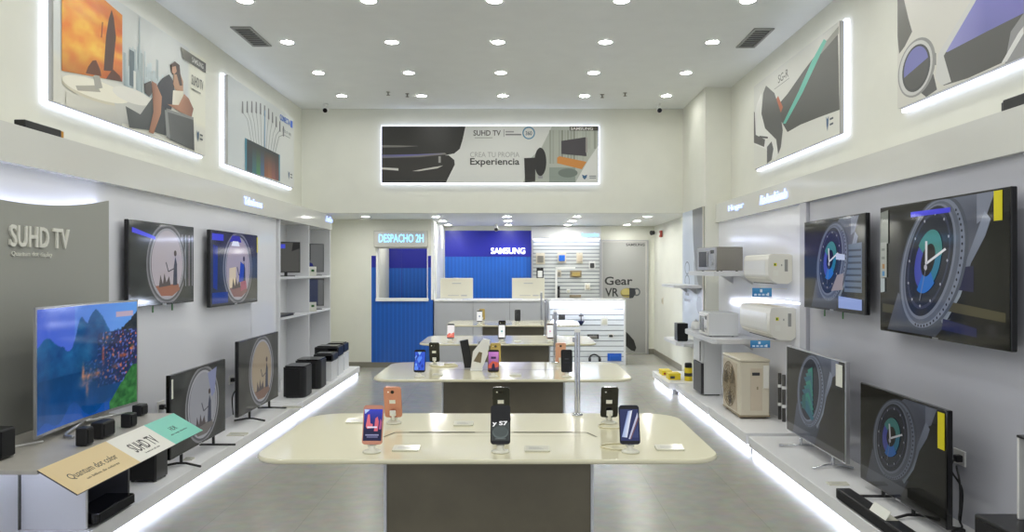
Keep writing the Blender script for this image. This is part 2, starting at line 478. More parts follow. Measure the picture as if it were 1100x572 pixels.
# ------------------------------------------------------------------ platforms with light under them
def platform(label,x0,x1,y0,y1,side,ztop=.155):
    """side -1: the front edge is x1 (left wall); +1: the front edge is x0 (right wall)"""
    if side<0: x0+=.002
    else: x1-=.002
    t=thing('display_platform',label,'platform',((x0+x1)/2,(y0+y1)/2,0))
    obj('deck',MB().box(x0,x1,y0,y1,.062,ztop,'platform',.006),t)
    f=x1 if side<0 else x0; s=-side
    a,b=sorted((f-s*.05,f-s*.035))
    obj('plinth',MB().box(min(f-s*.05,x0 if side<0 else x1),max(f-s*.05,x0 if side<0 else x1),y0+.03,y1-.02,0,.062,'platform_edge'),t)
    obj('light_strip',MB().box(a,b,y0+.01,y1-.01,.006,.048,'led_floor'),t)
    if y1>0:
        pass
    return t
platform('long white display platform along the left wall with light glowing under it',LL,-2.43,-.6,8.65,-1)
platform('white platform under the left shelving unit, beyond the television platform',XL,-2.43,8.72,11.9,-1,.15)
platform('long white display platform along the right wall under the standing televisions',2.06,LR,-.6,6.9,1)
platform('white platform carrying the beige outdoor condenser unit',2.06,LR,6.98,8.32,1,.165)
platform('white platform carrying the small white refrigerator on the right',2.06,LR,8.4,10.06,1,.15)
platform('lowest white platform at the column holding yellow boxes',1.98,2.44,10.14,11.35,1,.15)

# ------------------------------------------------------------------ picture panels with light edges
def plane_x(xc,y0,y1,z0,z1):
    """photo pixel -> (u,v) on an upright panel lying along x = xc, u running from y0 to y1"""
    def f(px,py):
        y=F*xc/(px-VX); return ((y-y0)/(y1-y0),(HC-(py-VY)*y/F-z0)/(z1-z0))
    return f
def panel_side(label,side,y0,y1,z0,z1,pic):
    xw=XL if side<0 else XR; d=1 if side<0 else -1; xf=xw+d*.075
    t=thing('picture_panel',label,'picture panel',(xw,(y0+y1)/2,z0))
    a,b=sorted((xw+d*.035,xf)); obj('panel_body',MB().box(a,b,y0,y1,z0,z1,'panel_side',.003),t)
    a,b=sorted((xw+d*.004,xw+d*.034)); obj('light_edge',MB().box(a,b,y0-.02,y1+.02,z0-.022,z1+.012,'led_panel'),t)
    if side<0: pic.build('print','print',t,(xf+.0006,y0,z0),UY,UZ,UX,y1-y0,z1-z0)
    else: pic.build('print','print',t,(xf-.0006,y1,z0),-UY,UZ,-UX,y1-y0,z1-z0)
    return t
def shield(p,cu,cv,w,h,L=4,ink=(70,80,90)):
    p.poly([(cu-w,cv+h),(cu,cv+h*.6),(cu+w,cv+h),(cu+w*.7,cv-.2*h),(cu,cv-h),(cu-w*.7,cv-.2*h)],(60,95,130),L)
    for k in (0,1): p.rect(cu+w*1.8,cv+h*(.3-.7*k),cu+w*4.4,cv+h*(.55-.7*k),ink,L)

# left panel, nearer: television with sunset, skyline, couple
y0,y1,z0,z1=5.2,7.73,2.78,3.745; q=plane_x(-3.125,y0,y1,z0,z1)
p=Pic()
def bg(a,b):
    n=noise.noise(Vector((a*5,b*4,1)))*6
    base=Vector((214,218,216))*(1-a*.0)+Vector((n,n,n))
    if b<.33: base=base.lerp(Vector((226,222,205)),.6)
    if a>.86 and b>.3: base=base.lerp(Vector((236,234,214)),.8)
    return tuple(base)
p.grid(0,0,1,1,bg,30,16,1)
# skyline of pale towers in the middle
random.seed(3)
for k in range(46):
    u=.36+random.random()*.38; w=.008+random.random()*.016; h=.12+random.random()*.30*(1-abs(u-.5))
    g=random.randint(-14,22); p.rect(u,.34,u+w,.34+h,[(160+g,176+g,180+g)]*2+[(188+g,200+g,202+g)]*2,2)
p.poly([(.455,.34),(.475,.34),(.467,.98),(.463,.98)],(176,190,192),2)
p.rect(.40,.36,.43,.66,(96,112,120),2); p.rect(.425,.33,.44,.5,(226,228,222),3)
# television showing a sunset
tv=[(.035,.235),(.355,.36),(.355,.905),(.035,1.0)]
def sun(a,b):
    n=noise.fractal(Vector((a*2.2+b*3.2,b*4.5-a*1.5,3)),1.0,2.0,4)
    n2=noise.noise(Vector((a*1.5+b*2,b*7,9)))
    c=Vector((236,128,26)).lerp(Vector((255,216,84)),max(0,min(1,.48+.8*n)))
    c=c.lerp(Vector((196,70,14)),max(0,min(1,(a-.45)*.8+.5*n2)))
    c=c.lerp(Vector((150,60,20)),max(0,.55-b*1.9))
    if b>.8: c=c.lerp(Vector((205,90,20)),.35)
    return tuple(c)
k=len(p.v)
def mp(a,b): 
    lo=Vector(tv[0]).lerp(Vector(tv[1]),a); hi=Vector(tv[3]).lerp(Vector(tv[2]),a); return tuple(lo.lerp(hi,b))
NX,NY=30,26
for j in range(NY+1):
    for i in range(NX+1):
        a,b=i/NX,j/NY; x,y=mp(a,b); p.v.append((x,y,(3,0))); p.c.append(sun(a,b))
for j in range(NY):
    for i in range(NX):
        w=k+j*(NX+1)+i; p.f.append([w,w+1,w+NX+2,w+NX+1])
rock=(78,44,30)
p.poly([mp(.66,.1),mp(.82,.12),mp(.88,.62),mp(.84,.86),mp(.80,.95),mp(.75,.80),mp(.70,.55)],rock,4)
p.poly([mp(.36,.02),mp(.62,.02),mp(.60,.10),mp(.53,.2),mp(.47,.18),mp(.40,.1)],(105,56,26),4)
p.poly([mp(.70,.0),mp(.99,.0),mp(.95,.08),mp(.82,.15)],(90,46,24),4)
p.line([mp(.62,.5),mp(.64,.7)],.006,(150,70,30),4)
# stand, round white table and cabinet
p.poly([(.11,.14),(.23,.2),(.21,.24),(.10,.17)],(176,172,158),3); p.poly([(.2,.2),(.24,.24),(.22,.34),(.19,.30)],(170,168,158),3)
Q=lambda *pts:[q(*a) for a in pts]
p.poly(Q((70,98),(136,116),(130,150),(84,126),(70,116)),[(214,212,200),(200,199,190),(190,190,184),(206,204,194),(218,216,204)],2)
def disc(px,py,rx,ry,col,L):
    p.poly([q(px+rx*math.cos(R(t)),py+ry*math.sin(R(t))+.32*rx*math.cos(R(t))) for t in range(0,360,12)][::-1],col,L)
disc(102,99,36,10,(212,206,184),2.2); disc(102,96,36,10,(240,236,218),2.4); disc(141,106,21,8,(206,205,196),2.2); disc(141,103,21,8,(232,230,220),2.4)
p.poly(Q((121,107),(161,116),(157,138),(128,132)),[(206,206,198),(196,196,190),(184,184,180),(194,194,188)],2.3)
# sofa, couple, ottoman
p.poly(Q((134,114),(150,123),(162,106),(172,96),(178,112),(178,146),(160,140),(138,137)),[(84,88,88),(92,96,96),(96,100,100),(70,74,76),(62,66,68),(70,74,76),(78,82,82),(80,84,84)],4)
p.poly(Q((154,90),(161,87),(165,96),(160,104),(155,100)),(72,66,64),4)
p.poly(Q((168,92),(174,84),(181,80),(186,88),(187,104),(183,118),(172,114)),[(58,60,68),(50,52,60),(48,50,58),(60,62,70),(66,68,76),(60,62,70),(54,56,64)],5)
p.poly(Q((162,87),(167,90),(173,104),(172,122),(164,144),(159,142),(164,120),(163,104)),[(150,104,80),(170,122,96),(190,140,112),(184,134,106),(176,126,100),(150,106,84),(160,114,90),(146,100,80)],5.4)
p.poly(Q((186,80),(192,77),(196,88),(196,98),(188,98),(185,90)),(188,146,116),5.6)
p.poly(Q((185,97),(196,98),(198,114),(192,119),(184,114)),[(238,232,214),(228,220,200),(214,204,182),(226,218,198),(238,232,216)],6)
p.poly(Q((179,112),(191,113),(197,101),(202,106),(207,117),(205,126),(192,120)),[(166,116,90),(184,134,106),(190,142,114),(160,112,88),(132,92,76),(140,100,84),(176,126,100)],6.2)
p.poly(Q((182,70),(187,66),(192,70),(193,80),(195,92),(192,92),(189,80),(184,80)),(70,50,42),6.4); p.poly(Q((184,72),(188,71),(189,77),(186,80),(184,78)),(190,144,116),6.6)
p.poly(Q((178,119),(207,128),(208,162),(181,150)),[(104,106,106),(92,94,94),(86,88,88),(110,112,112)],6.8); p.poly(Q((176,118),(179,119),(182,150),(178,148)),(150,152,150),7); p.poly(Q((178,117),(207,126),(207,129),(178,120)),(146,148,146),7.2)
# heading, shop mark
p.poly([(.79,.86),(1,.86),(1,.96),(.77,.96)],[(120,118,110),(70,70,70),(60,60,60),(150,148,138)],4)
p.text('SAMSUNG',.87,.885,.975,.935,(225,225,220),5,.01)
p.text('SUHD TV',.865,.66,.975,.76,(120,122,116),5,.01); p.rect(.87,.61,.95,.625,(140,140,132),5)
shield(p,.925,.17,.010,.06)
panel_side('lit picture panel on left wall with an orange sunset television and a couple',-1,y0,y1,z0,z1,p)

# left panel, farther: cables fanning out over a television
y0,y1=8.33,10.79; q=plane_x(-3.125,y0,y1,z0,z1)
p=Pic(); p.grid(0,0,1,1,lambda a,b:tuple(Vector((206,212,214)).lerp(Vector((222,224,220)),a)),6,4,1)
for k in range(11):
    u0=.3+k*.036; u1=.18+k*.062; h=.80+.12*math.sin(math.pi*k/10)
    p.line([(u0,.38),(u0*.55+u1*.45,.62),(u1,h-.12)],.007,(150,154,156),2); p.poly([(u1-.012,h-.14),(u1+.012,h-.14),(u1+.008,h),(u1-.008,h)],(122,124,128),3)
p.rect(.485,.05,.498,.86,(110,160,195),3)
p.poly([(.21,.0),(.74,.02),(.74,.38),(.21,.385)],(54,62,66),3); p.poly([(.21,.0),(.235,.0),(.235,.385),(.21,.385)],(70,140,165),4); p.poly([(.72,.02),(.74,.02),(.74,.38),(.72,.38)],(70,140,165),4)
cs=[(60,76,90),(60,120,130),(80,140,90),(70,110,150),(150,90,60),(165,105,75),(150,90,85),(120,70,70)]
for k in range(8):
    u=.25+k*.058; p.poly([(u,.0+.02*k/8),(u+.058,.0+.02*k/8),(u+.058,.34),(u,.34)],[cs[k],cs[k],(60,60,60),(60,60,60)],5)
p.text('CONECTA',.74,.86,.92,.94,(60,120,215),4,.02); p.rect(.93,.85,.97,.95,(50,110,225),4)
p.text('todo en uno',.78,.72,.94,.78,(140,150,156),4); p.rect(.80,.68,.92,.69,(160,166,170),4)
shield(p,.90,.15,.014,.06)
panel_side('lit picture panel on left wall with cables fanning out above a television',-1,y0,y1,z0,z1,p)

# right panel, farther: headset with black strap
y0,y1,z0,z1=6.5,8.855,2.79,3.74; q=plane_x(2.71,y1,y0,z0,z1)
Q=lambda *pts:[q(*a) for a in pts]
p=Pic(); p.grid(0,0,1,1,lambda a,b:tuple(Vector((226,226,216)).lerp(Vector((214,214,206)),b)),4,4,1)
p.poly(Q((833,116),(846,101),(862,78),(880,54),(900,32),(902,118),(880,126),(860,134),(846,142),(838,128)),(80,80,74),2)
p.poly(Q((878,56),(901,28),(901,36),(882,58)),(150,150,140),3)
p.poly(Q((841,133),(858,98),(872,66),(885,42),(888,44),(876,70),(862,100),(844,133)),(100,190,170),4)
p.poly(Q((833,108),(836,103),(841,115),(839,121)),(185,95,55),4)
p.poly(Q((820,100),(823,92),(832,100),(838,118),(841,140),(839,158),(836,166),(834,150),(822,138),(818,122)),(86,86,84),5)
p.poly(Q((808,130),(813,112),(818,100),(819,122),(823,138),(833,150),(837,165),(832,172),(822,160),(812,156)),(236,236,230),4)
p.poly(Q((807,122),(811,121),(812,145),(822,150),(821,158),(809,154)),(92,90,88),6)
p.poly(Q((824,158),(829,152),(831,160),(829,172),(824,176)),(96,96,98),6)
p.poly(Q((816,146),(825,147),(825,149),(816,148)),(70,70,70),7)
p.text('SG-R',*q(836,90),*q(847,73),(110,110,104),5,.01); p.line(Q((832,96),(848,84)),.006,(120,120,112),5)
p.rect(*q(884,38),*q(900,24),(206,206,198),5)
u,v=q(889,133); shield(p,u,v,.012,.07)
panel_side('lit picture panel on right wall showing a white headset with a black strap',1,y0,y1,z0,z1,p)

# right panel, nearer: wrist watch and telephone
y0,y1=3.3,5.51; q=plane_x(2.71,y1,y0,z0,z1)
p=Pic(); p.grid(0,0,1,1,lambda a,b:tuple(Vector((214,212,202)).lerp(Vector((222,220,212)),a)),4,4,1)
p.poly(Q((963,-60),(969,-10),(976,20),(980,34),(972,50),(966,58),(963,40)),(104,102,96),2)
cx,cy=q(984,73)
p.ell(cx,cy,.112,.205,(150,150,146),3); p.ell(cx-.004,cy,.10,.19,(206,206,202),4); p.ell(cx,cy-.003,.084,.165,(70,72,70),5)
p.ell(cx,cy,.073,.148,(120,122,184),6,24,12,192); p.ell(cx,cy,.073,.148,(84,84,80),6,24,192,372)
p.poly([(cx+.02,cy-.18),(cx+.10,cy-.10),(cx+.12,cy-.22),(cx+.06,cy-.28)],(92,92,90),2); p.poly([(cx+.10,cy+.05),(cx+.115,cy+.03),(cx+.115,cy-.05),(cx+.10,cy-.04)],(120,120,120),2)
p.poly(Q((1005,84),(1008,58),(1044,0),(1052,-14),(1100,-60),(1100,14),(1086,34),(1080,66),(1040,84),(1014,92)),(86,86,82),2)
p.poly(Q((1005,84),(1008,58),(1052,-14),(1056,-12),(1014,60),(1022,88),(1012,92)),(212,212,208),4)
p.poly(Q((1012,56),(1058,-20),(1100,-50),(1100,14),(1060,34),(1018,56)),[(146,146,206),(126,124,196),(120,116,190),(120,118,186),(112,112,178),(150,150,205)],3)
p.poly(Q((1076,68),(1094,36),(1100,28),(1100,36),(1082,66)),(225,225,222),5)
p.poly([(.55,-.0),(1,.0),(1,1),(.62,1)],(150,150,150),1.5)
panel_side('lit picture panel at top right showing a wrist watch and a telephone with violet screens',1,y0,y1,z0,z1,p)

# end banner
yb=YE-.09; bx0,bx1,bz0,bz1=PX(410,yb),PX(643,yb),PZ(196.3,yb),PZ(135.5,yb)
w,h=bx1-bx0,bz1-bz0
q=lambda px,py:((px-410)/233.,(196.3-py)/60.8)
t=thing('picture_panel','wide lit picture banner over the low ceiling with black appliance and experience slogan','picture panel',((bx0+bx1)/2,YE,bz0))
obj('panel_body',MB().box(bx0,bx1,yb+.001,yb+.045,bz0,bz1,'panel_side',.003),t)
obj('light_edge',MB().box(bx0-.014,bx1+.014,yb+.046,YE-.004,bz0-.014,bz1+.014,'led_panel'),t)
p=Pic(); p.rect(0,0,1,1,(214,215,210),1)
blk=(42,41,37)
p.poly(Q((410,136),(500,136),(497,150),(494,160),(488,165),(478,167),(440,169),(410,169.5)),blk,2)
p.poly(Q((410,168),(482,167),(488,172),(488.5,177),(479,196.3),(410,196.3)),(46,44,40),2)
p.poly(Q((410,156),(432,156.5),(450,157),(432,158.2),(410,158.5)),(120,118,112),3)
p.poly(Q((410,166.5),(448,166),(478,164.5),(480,166),(450,169),(410,170)),[(90,90,130),(100,96,170),(150,148,140),(120,116,108),(110,106,100),(120,120,120)],4)
p.poly(Q((410,180),(428,181),(428,183.5),(410,182)),(205,203,196),4); p.poly(Q((443,184),(458,181),(476,178),(470,181),(450,184)),(196,194,186),4)
p.rect(*q(471,175),*q(473.5,168),(150,150,145),4)
p.text('SUHD TV',*q(508.5,146),*q(538,140),(92,90,88),3,.02); p.rect(*q(510,148.5),*q(529,147.8),(140,140,135),3)
p.rect(*q(541,147),*q(541.6,139),(120,120,118),3)
p.rect(*q(543,142.5),*q(552,141),(150,150,150),3); p.rect(*q(543,145.5),*q(560,144),(120,120,120),3)
cu,cv=q(568,143); p.ring(cu,cv,.0292,.112,.80,(90,140,168),3); p.text('360',*q(564.5,145.5),*q(571.5,141),(90,100,110),3,.02)
p.text('CREA TU PROPIA',*q(505,169),*q(558,163.5),(160,160,156),3)
p.text('Experiencia',*q(505,179.5),*q(558,170),(66,66,64),3,.02)
p.poly(Q((593,136),(643,136),(643,156),(632,172),(618,196.3),(562,196.3),(570,170),(581,160)),(176,180,170),2)
for k in range(16):
    px=590+k*3.2; g=random.randint(-25,20); p.rect(*q(px,176 if k<12 else 160),*q(px+2.2,140),(160+g,164+g,152+g),3)
p.rect(*q(590,196),*q(618,180),(140,150,140),3); p.ell(*q(610,186),.045,.08,(110,120,112),4)
p.poly(Q((603,151.5),(629,147.5),(630,168),(603,165.5)),(62,58,62),5); p.rect(*q(629,164),*q(631,148),(150,146,140),5)
p.poly(Q((598.5,169.5),(601,168),(630,174),(625,182),(598.5,175.5)),(198,132,62),5)
p.poly(Q((563,170),(575,169.5),(575,195),(564,196)),(42,40,38),5); p.ell(*q(580.5,174),.0275,.25,(40,39,37),6); p.poly(Q((578,188),(583,188),(583,192),(578,192)),(150,150,150),5)
p.rect(*q(612,140.5),*q(643,135.6),(72,68,58),5); p.text('SAMSUNG',*q(613,139.8),*q(637,136.8),(226,224,214),6,.02)
u,v=q(628,190.5); shield(p,u,v,.012,.045)
p.build('print','print',t,(bx0,yb,bz0),UX,UZ,-UY,w,h)

# black boxes on the ledges, glowing section names on the fascias
t=thing('media_box','small black box with an orange end on the left ledge under the sunset picture','box',(-2.95,4.7,ZM))
obj('body',MB().box(-2.935,-2.868,4.5,4.86,ZM-.002,ZM+.045,'black_plastic',.006),t); obj('end_cap',MB().box(-2.93,-2.87,4.862,4.89,ZM,ZM+.042,'orange',.005),t)
t=thing('media_box','small black box lying on the right ledge under the watch picture','box',(2.68,4.05,2.49))
obj('body',MB().box(2.585,2.76,3.75,4.12,2.488,2.55,'black_plastic',.006),t); obj('end_cap',MB().box(2.59,2.75,4.122,4.14,2.492,2.54,'dark_grey',.004),t)
def fascia_sign(label,body,x,side,px0,px1,zc,h,m='sign_blue'):
    ya,yb_=sorted((F*x/(px0-VX),F*x/(px1-VX)))
    t=thing('fascia_sign',label,'sign',(x,(ya+yb_)/2,zc-h/2))
    mb=MB()
    if side<0: letters(mb,body,(x,ya,zc-h/2),UY,UZ,UX,yb_-ya,h,.012,m,.006)
    else: letters(mb,body,(x,yb_,zc-h/2),-UY,UZ,-UX,yb_-ya,h,.012,m,.006)
    obj('lettering',mb,t)
fascia_sign('glowing section name on the left fascia above the second wall television','Televisores',-2.858,-1,262,281,2.365,.085)
fascia_sign('glowing section name at the far end of the left fascia above the shelves','Audio',-2.858,-1,350,356.5,2.40,.09)
fascia_sign('long glowing section name on the right fascia above the wall air conditioners','Aire Acondicionado',2.579,1,817,846,2.375,.10)
fascia_sign('short glowing section name on the right fascia near the column','Hogar',2.579,1,783,799,2.375,.085)
# ------------------------------------------------------------------ televisions
def tv_root(label,group,side,xf,y0,y1,z0,z1):
    return thing('television',label,'television',(xf,(y0+y1)/2,z0),group)
def tv(label,group,side,xf,y0,y1,z0,z1,pic,screen='screen_dim',frame='black_gloss',margin=.012,thick=.035,mount=None,stand=None,zdeck=.155,sticker=None,tags=0):
    """side -1 hangs or stands on the left wall and looks towards +x, side 1 the other way"""
    d=1 if side<0 else -1
    t=tv_root(label,group,side,xf,y0,y1,z0,z1)
    a,b=sorted((xf,xf-d*thick)); obj('housing',MB().box(a,b,y0,y1,z0,z1,frame,.006),t)
    a,b=sorted((xf-d*thick,xf-d*(thick+.03))); obj('rear_cover',MB().box(a,b,y0+.12,y1-.12,z0+.06,z1-.12,'black_plastic',.012),t)
    u=UY if side<0 else -UY; n=UX if side<0 else -UX; ys=y0+margin if side<0 else y1-margin
    sc=pic.build('screen',screen,t,(xf+d*.0006,ys,z0+margin*1.4),u,UZ,n,(y1-y0)-2*margin,(z1-z0)-2.4*margin)
    # maker's badge strip
    ym=(y0+y1)/2; a,b=sorted((xf,xf+d*.004)); obj('badge',MB().box(a,b,ym-.03,ym+.03,z0+.002,z0+.012,'silver'),t)
    if mount is not None:
        a,b=sorted((xf-d*(thick+.028),mount+d*.002)); obj('wall_mount',MB().box(a,b,ym-.2,ym+.2,(z0+z1)/2-.15,(z0+z1)/2+.15,'black_plastic'),t)
    if stand:
        mt,yl=stand
        for y in yl:
            mb=MB(); s=1 if y>ym else -1
            mb.tube([(xf-d*.017,y,z0+.01),(xf-d*.017,y,zdeck+.022)],.012,mt,10)
            mb.tube([(xf+d*.15,y+s*.05,zdeck+.0105),(xf+d*.02,y,zdeck+.022),(xf-d*.05,y,zdeck+.022),(xf-d*.15,y+s*.05,zdeck+.0105)],.009,mt,10)
            obj('stand_leg',mb,t)
    if sticker:
        m,u0,u1,v0,v1=sticker; w=y1-y0
        ya,yb_=(y0+u0*w,y0+u1*w) if side<0 else (y1-u1*w,y1-u0*w)
        a,b=sorted((xf+d*.003,xf+d*.0045)); obj('energy_label',MB().box(a,b,ya,yb_,z0+v0*(z1-z0),z0+v1*(z1-z0),m),t)
    for k in range(tags):
        y=y0+(.38+.3*k)*(y1-y0); obj('cable_tag',MB().box(xf-d*.03,xf-d*.024,y-.008,y+.008,z0-.055,z0+.01,'green_tag') if d<0 else MB().box(xf-.03,xf-.024,y-.008,y+.008,z0-.055,z0+.01,'green_tag'),t)
    return t

def arch_pic(bgc,inner,warm,left=None,W=1.7,extra=None,cx=.55,rx=.25,dim=1.0):
    """big oval window with a lit inside and people in silhouette"""
    def c(*v): return tuple(x*dim for x in v)
    p=Pic(); p.grid(0,0,1,1,lambda a,b:tuple(x*dim*(1+.35*noise.noise(Vector((a*6,b*5,len(bgc)+warm[0]))) ) for x in bgc),20,14,1)
    p.ring(cx,.5,rx*1.28,.52,.92,c(118,118,122),2); p.ring(cx,.5,rx*1.2,.49,.86,c(74,76,80),2.2); p.ring(cx,.5,rx*1.1,.46,.93,c(150,150,156),2.4)
    p.ell(cx,.5,rx,.43,c(*[x*.86 for x in inner]),2.6,40)
    p.poly([(cx-rx*.75,.22),(cx+rx*.7,.24),(cx+rx*.82,.16),(cx+rx*.3,.08),(cx-rx*.4,.09)],c(*warm),3)
    p.poly([(cx-rx*.55,.2),(cx-rx*.45,.36),(cx-rx*.3,.24),(cx-rx*.2,.38),(cx-.02,.26),(cx+rx*.1,.34),(cx+rx*.2,.22)],c(70,62,66),3.2)
    p.poly([(cx+rx*.35,.22),(cx+rx*.4,.46),(cx+rx*.5,.6),(cx+rx*.62,.5),(cx+rx*.64,.22)],c(46,52,72),3.4); p.ell(cx+rx*.5,.64,.022,.04,c(60,48,48),3.6,14)
    p.line([(cx+rx*.42,.44),(cx+rx*.05,.40),(cx-rx*.1,.52)],.014,c(56,54,64),3.4)
    if extra: extra(p)
    return p
def blue_glint(p): p.poly([(.03,.87),(.36,.80),(.36,.84),(.03,.93)],(80,80,235),4)
def e1(p):
    blue_glint(p)
    for k in range(8): p.poly([(.76+.03*k,.2),(.775+.03*k,.2),(.775+.03*k,.9),(.76+.03*k,.9)],(120+8*(k%3),128,134) if k%2 else (58,60,60),2.1)
def e2(p):
    p.rect(.02,.88,.24,.97,(70,76,215),4); p.poly([(.04,.24),(.12,.2),(.13,.8),(.04,.82)],(36,52,130),2.1); p.rect(.02,.02,.33,.17,(34,56,130),4.5)
    p.poly([(.36,.88),(.62,.88),(.58,.97),(.42,.97)],(60,60,160),4.2); p.poly([(.40,.82),(.58,.82),(.55,.89),(.43,.89)],(230,236,250),4.3)
    p.poly([(.36,.2),(.5,.22),(.5,.52),(.36,.5)],(206,190,160),2.9)
    p.poly([(.56,.3),(.66,.3),(.68,.55),(.6,.6)],(44,66,160),3.7); p.poly([(.60,.16),(.74,.2),(.72,.32),(.60,.3)],(150,80,100),3.7)
GW='televisions on the left'
tv('wall-mounted left television beside the grey heading panel, round window picture',GW,-1,-2.84,5.64,6.78,1.36,2.015,arch_pic((44,48,48),(196,188,196),(140,88,70),extra=e1),'screen',mount=LL,tags=2)
tv('wall-mounted left television nearest the shelves, oval picture with blue edges',GW,-1,-2.84,7.14,8.44,1.29,2.015,arch_pic((56,58,58),(188,176,186),(120,84,86),extra=e2),'screen',mount=LL,sticker=('yellow_sticker',.975,.995,.74,.97))
def grey_sil(p): p.poly([(.64,.9),(.82,.95),(.78,.6),(.72,.55)],(112,118,150),2.8)
tv('television standing on left platform next to the teal card, pale oval with silhouettes',GW,-1,-2.53,5.63,6.69,.25,.87,arch_pic((44,46,45),(158,160,168),(96,92,90),extra=grey_sil,cx=.55,dim=.95),'screen',frame='black_gloss',stand=('black_plastic',(5.85,6.47)),sticker=('white_sticker',.01,.035,.72,.95))
tv('television standing on left platform before the shelves, beige oval with silhouettes',GW,-1,-2.62,7.25,8.46,.25,.965,arch_pic((54,54,52),(172,156,132),(112,86,76),cx=.55,dim=.95),'screen',stand=('black_plastic',(7.6,8.2)))

def watch_pic(bgc=(22,22,20),cx=.466,cy=.53,rx=.25,ry=.49,sh=.09,k=1.0,face=None,hands=True,extra=None):
    """wrist watch seen half from the side; its own unit coordinates (a,b) lean with sh"""
    p=Pic(); c=lambda *v: tuple(x*k for x in v)
    M=lambda a,b:(cx+rx*a+sh*b, cy+ry*b)
    def E(a0,b0,ra,rb,col,L,seg=44,t0=0,t1=360): p.poly([M(a0+ra*math.cos(R(t0+(t1-t0)*i/seg)),b0+rb*math.sin(R(t0+(t1-t0)*i/seg))) for i in range(seg+(t1-t0<360))],col,L)
    def RING(a0,b0,ra,rb,q,col,L,t0=0,t1=360,seg=30):
        o=[(t0+(t1-t0)*i/seg) for i in range(seg+1)]
        p.n+=1; n=p.n
        for u,w in zip(o,o[1:]):
            p.n=n-1
            p.poly([M(a0+ra*math.cos(R(u)),b0+rb*math.sin(R(u))),M(a0+ra*math.cos(R(w)),b0+rb*math.sin(R(w))),M(a0+ra*q*math.cos(R(w)),b0+rb*q*math.sin(R(w))),M(a0+ra*q*math.cos(R(u)),b0+rb*q*math.sin(R(u)))],col,L)
    p.grid(0,0,1,1,lambda a,b:tuple(x*k*(1+.15*noise.noise(Vector((a*4,b*3,5)))) for x in bgc),12,8,1)
    # strap up to the right, lug, strap down to the left
    p.poly([M(-.1,.85),M(.25,1.1),(M(.3,1)[0],1),(.92,1),(.86,.86),M(1.35,.55),M(1.2,.1),M(.8,-.2),M(.5,.3)],[c(96,102,116)]*4+[c(70,74,86)]*2+[c(84,88,100)]*3,2)
    p.poly([(.80,1),(.915,1),(.86,.84),(.80,.80)],c(118,124,138),2.2)
    p.poly([M(1.28,.72),M(1.48,.60),M(1.42,.38),M(1.18,.02),M(1.05,-.45),M(.72,-.9),M(.55,-.8),M(.95,-.2)],[c(132,140,156),c(128,136,152),c(110,118,134),c(104,112,128),c(134,144,152),c(120,130,140),c(90,96,108),c(90,96,108)],2.4)
    p.poly([M(-1.0,-.45),(M(-1.1,-1)[0]-.03,0),(M(.5,-1)[0],0),M(.9,-.78),M(.3,-.9)],[c(84,88,100),c(66,70,80),c(54,58,68),c(60,66,76),c(70,76,86)],2)
    E(0,0,1.05,1.02,c(72,78,88),3); E(-.02,0,.98,.98,c(112,119,134),3.2); E(-.05,.01,.88,.93,c(86,92,104),3.4); E(-.09,.03,.79,.88,c(112,118,132),3.5); E(-.11,.04,.74,.84,c(38,42,52),3.6)
    for q in range(26):
        a=R(-100+q*6.2); u,v=M(-.03+.92*math.cos(a),.0+.95*math.sin(a)); p.ell(u,v,.0055,.0105,c(14,14,18),3.9,8)
    f0,g0=-.12,.06
    if face: face(p,M,f0,g0,c)
    else:
        for q in range(12):
            a=R(q*30); u,v=M(f0+.62*math.cos(a),g0+.70*math.sin(a)); p.ell(u,v,.007,.011,c(150,152,162),4,8)
        RING(f0,g0,.66,.75,.93,c(58,62,80),3.8)
        RING(f0,g0,.44,.47,.5,c(62,128,124),4,10,150); RING(f0,g0,.41,.44,.5,c(68,76,160),4,150,245); RING(f0,g0,.46,.50,.45,c(36,104,184),4,245,318); RING(f0,g0,.42,.46,.5,c(36,112,140),4,318,370)
        E(f0+.02,g0+.01,.22,.25,c(20,18,18),4.2,26)
    if hands:
        p.line([M(f0-.02,g0-.04),M(f0-.14,g0+.30)],.018,c(206,206,210),5); p.line([M(f0-.04,g0-.05),M(f0+.52,g0+.17)],.017,c(214,214,218),5); u,v=M(f0-.02,g0-.10); p.ell(u,v,.013,.022,c(176,176,186),5.2,14); p.line([M(f0,g0),M(f0-.04,g0-.62)],.004,c(130,134,150),5)
    if extra: extra(p)
    return p
def strips(p):
    p.poly([(.005,.70),(.085,.71),(.085,.985),(.005,.97)],(120,126,118),6); p.poly([(.005,.42),(.07,.43),(.07,.72),(.005,.72)],(150,154,146),6.2); p.poly([(.008,.30),(.05,.31),(.05,.42),(.008,.42)],(160,170,172),6.2)
    p.rect(.025,.5,.05,.54,(150,110,60),6.6); p.rect(.025,.44,.05,.48,(60,120,160),6.6); p.rect(.02,.58,.05,.6,(110,116,110),6.6); p.rect(.02,.65,.05,.67,(110,116,110),6.6)
    p.poly([(.30,.90),(.62,.90),(.62,.935),(.30,.94)],[(70,70,220),(60,60,210),(60,60,210),(90,90,245)],5.5)
    p.poly([(.60,.36),(.78,.34),(.78,.52),(.62,.5)],(28,28,60),2.6); p.poly([(.56,.20),(.98,.16),(.98,.22),(.58,.27)],(72,68,48),2.6); p.poly([(.55,.06),(.8,.04),(.8,.10),(.56,.14)],(32,34,70),2.6)
    p.poly([(.02,.14),(.2,.13),(.2,.2),(.02,.21)],(66,64,48),1.6)
GR='televisions on the right'
tv('biggest wall-mounted right television, watch with white hands and yellow sticker',GR,1,2.5,3.915,5.33,1.226,2.07,watch_pic(extra=strips),'screen',mount=LR,sticker=('yellow_sticker',.905,.955,.80,.985))
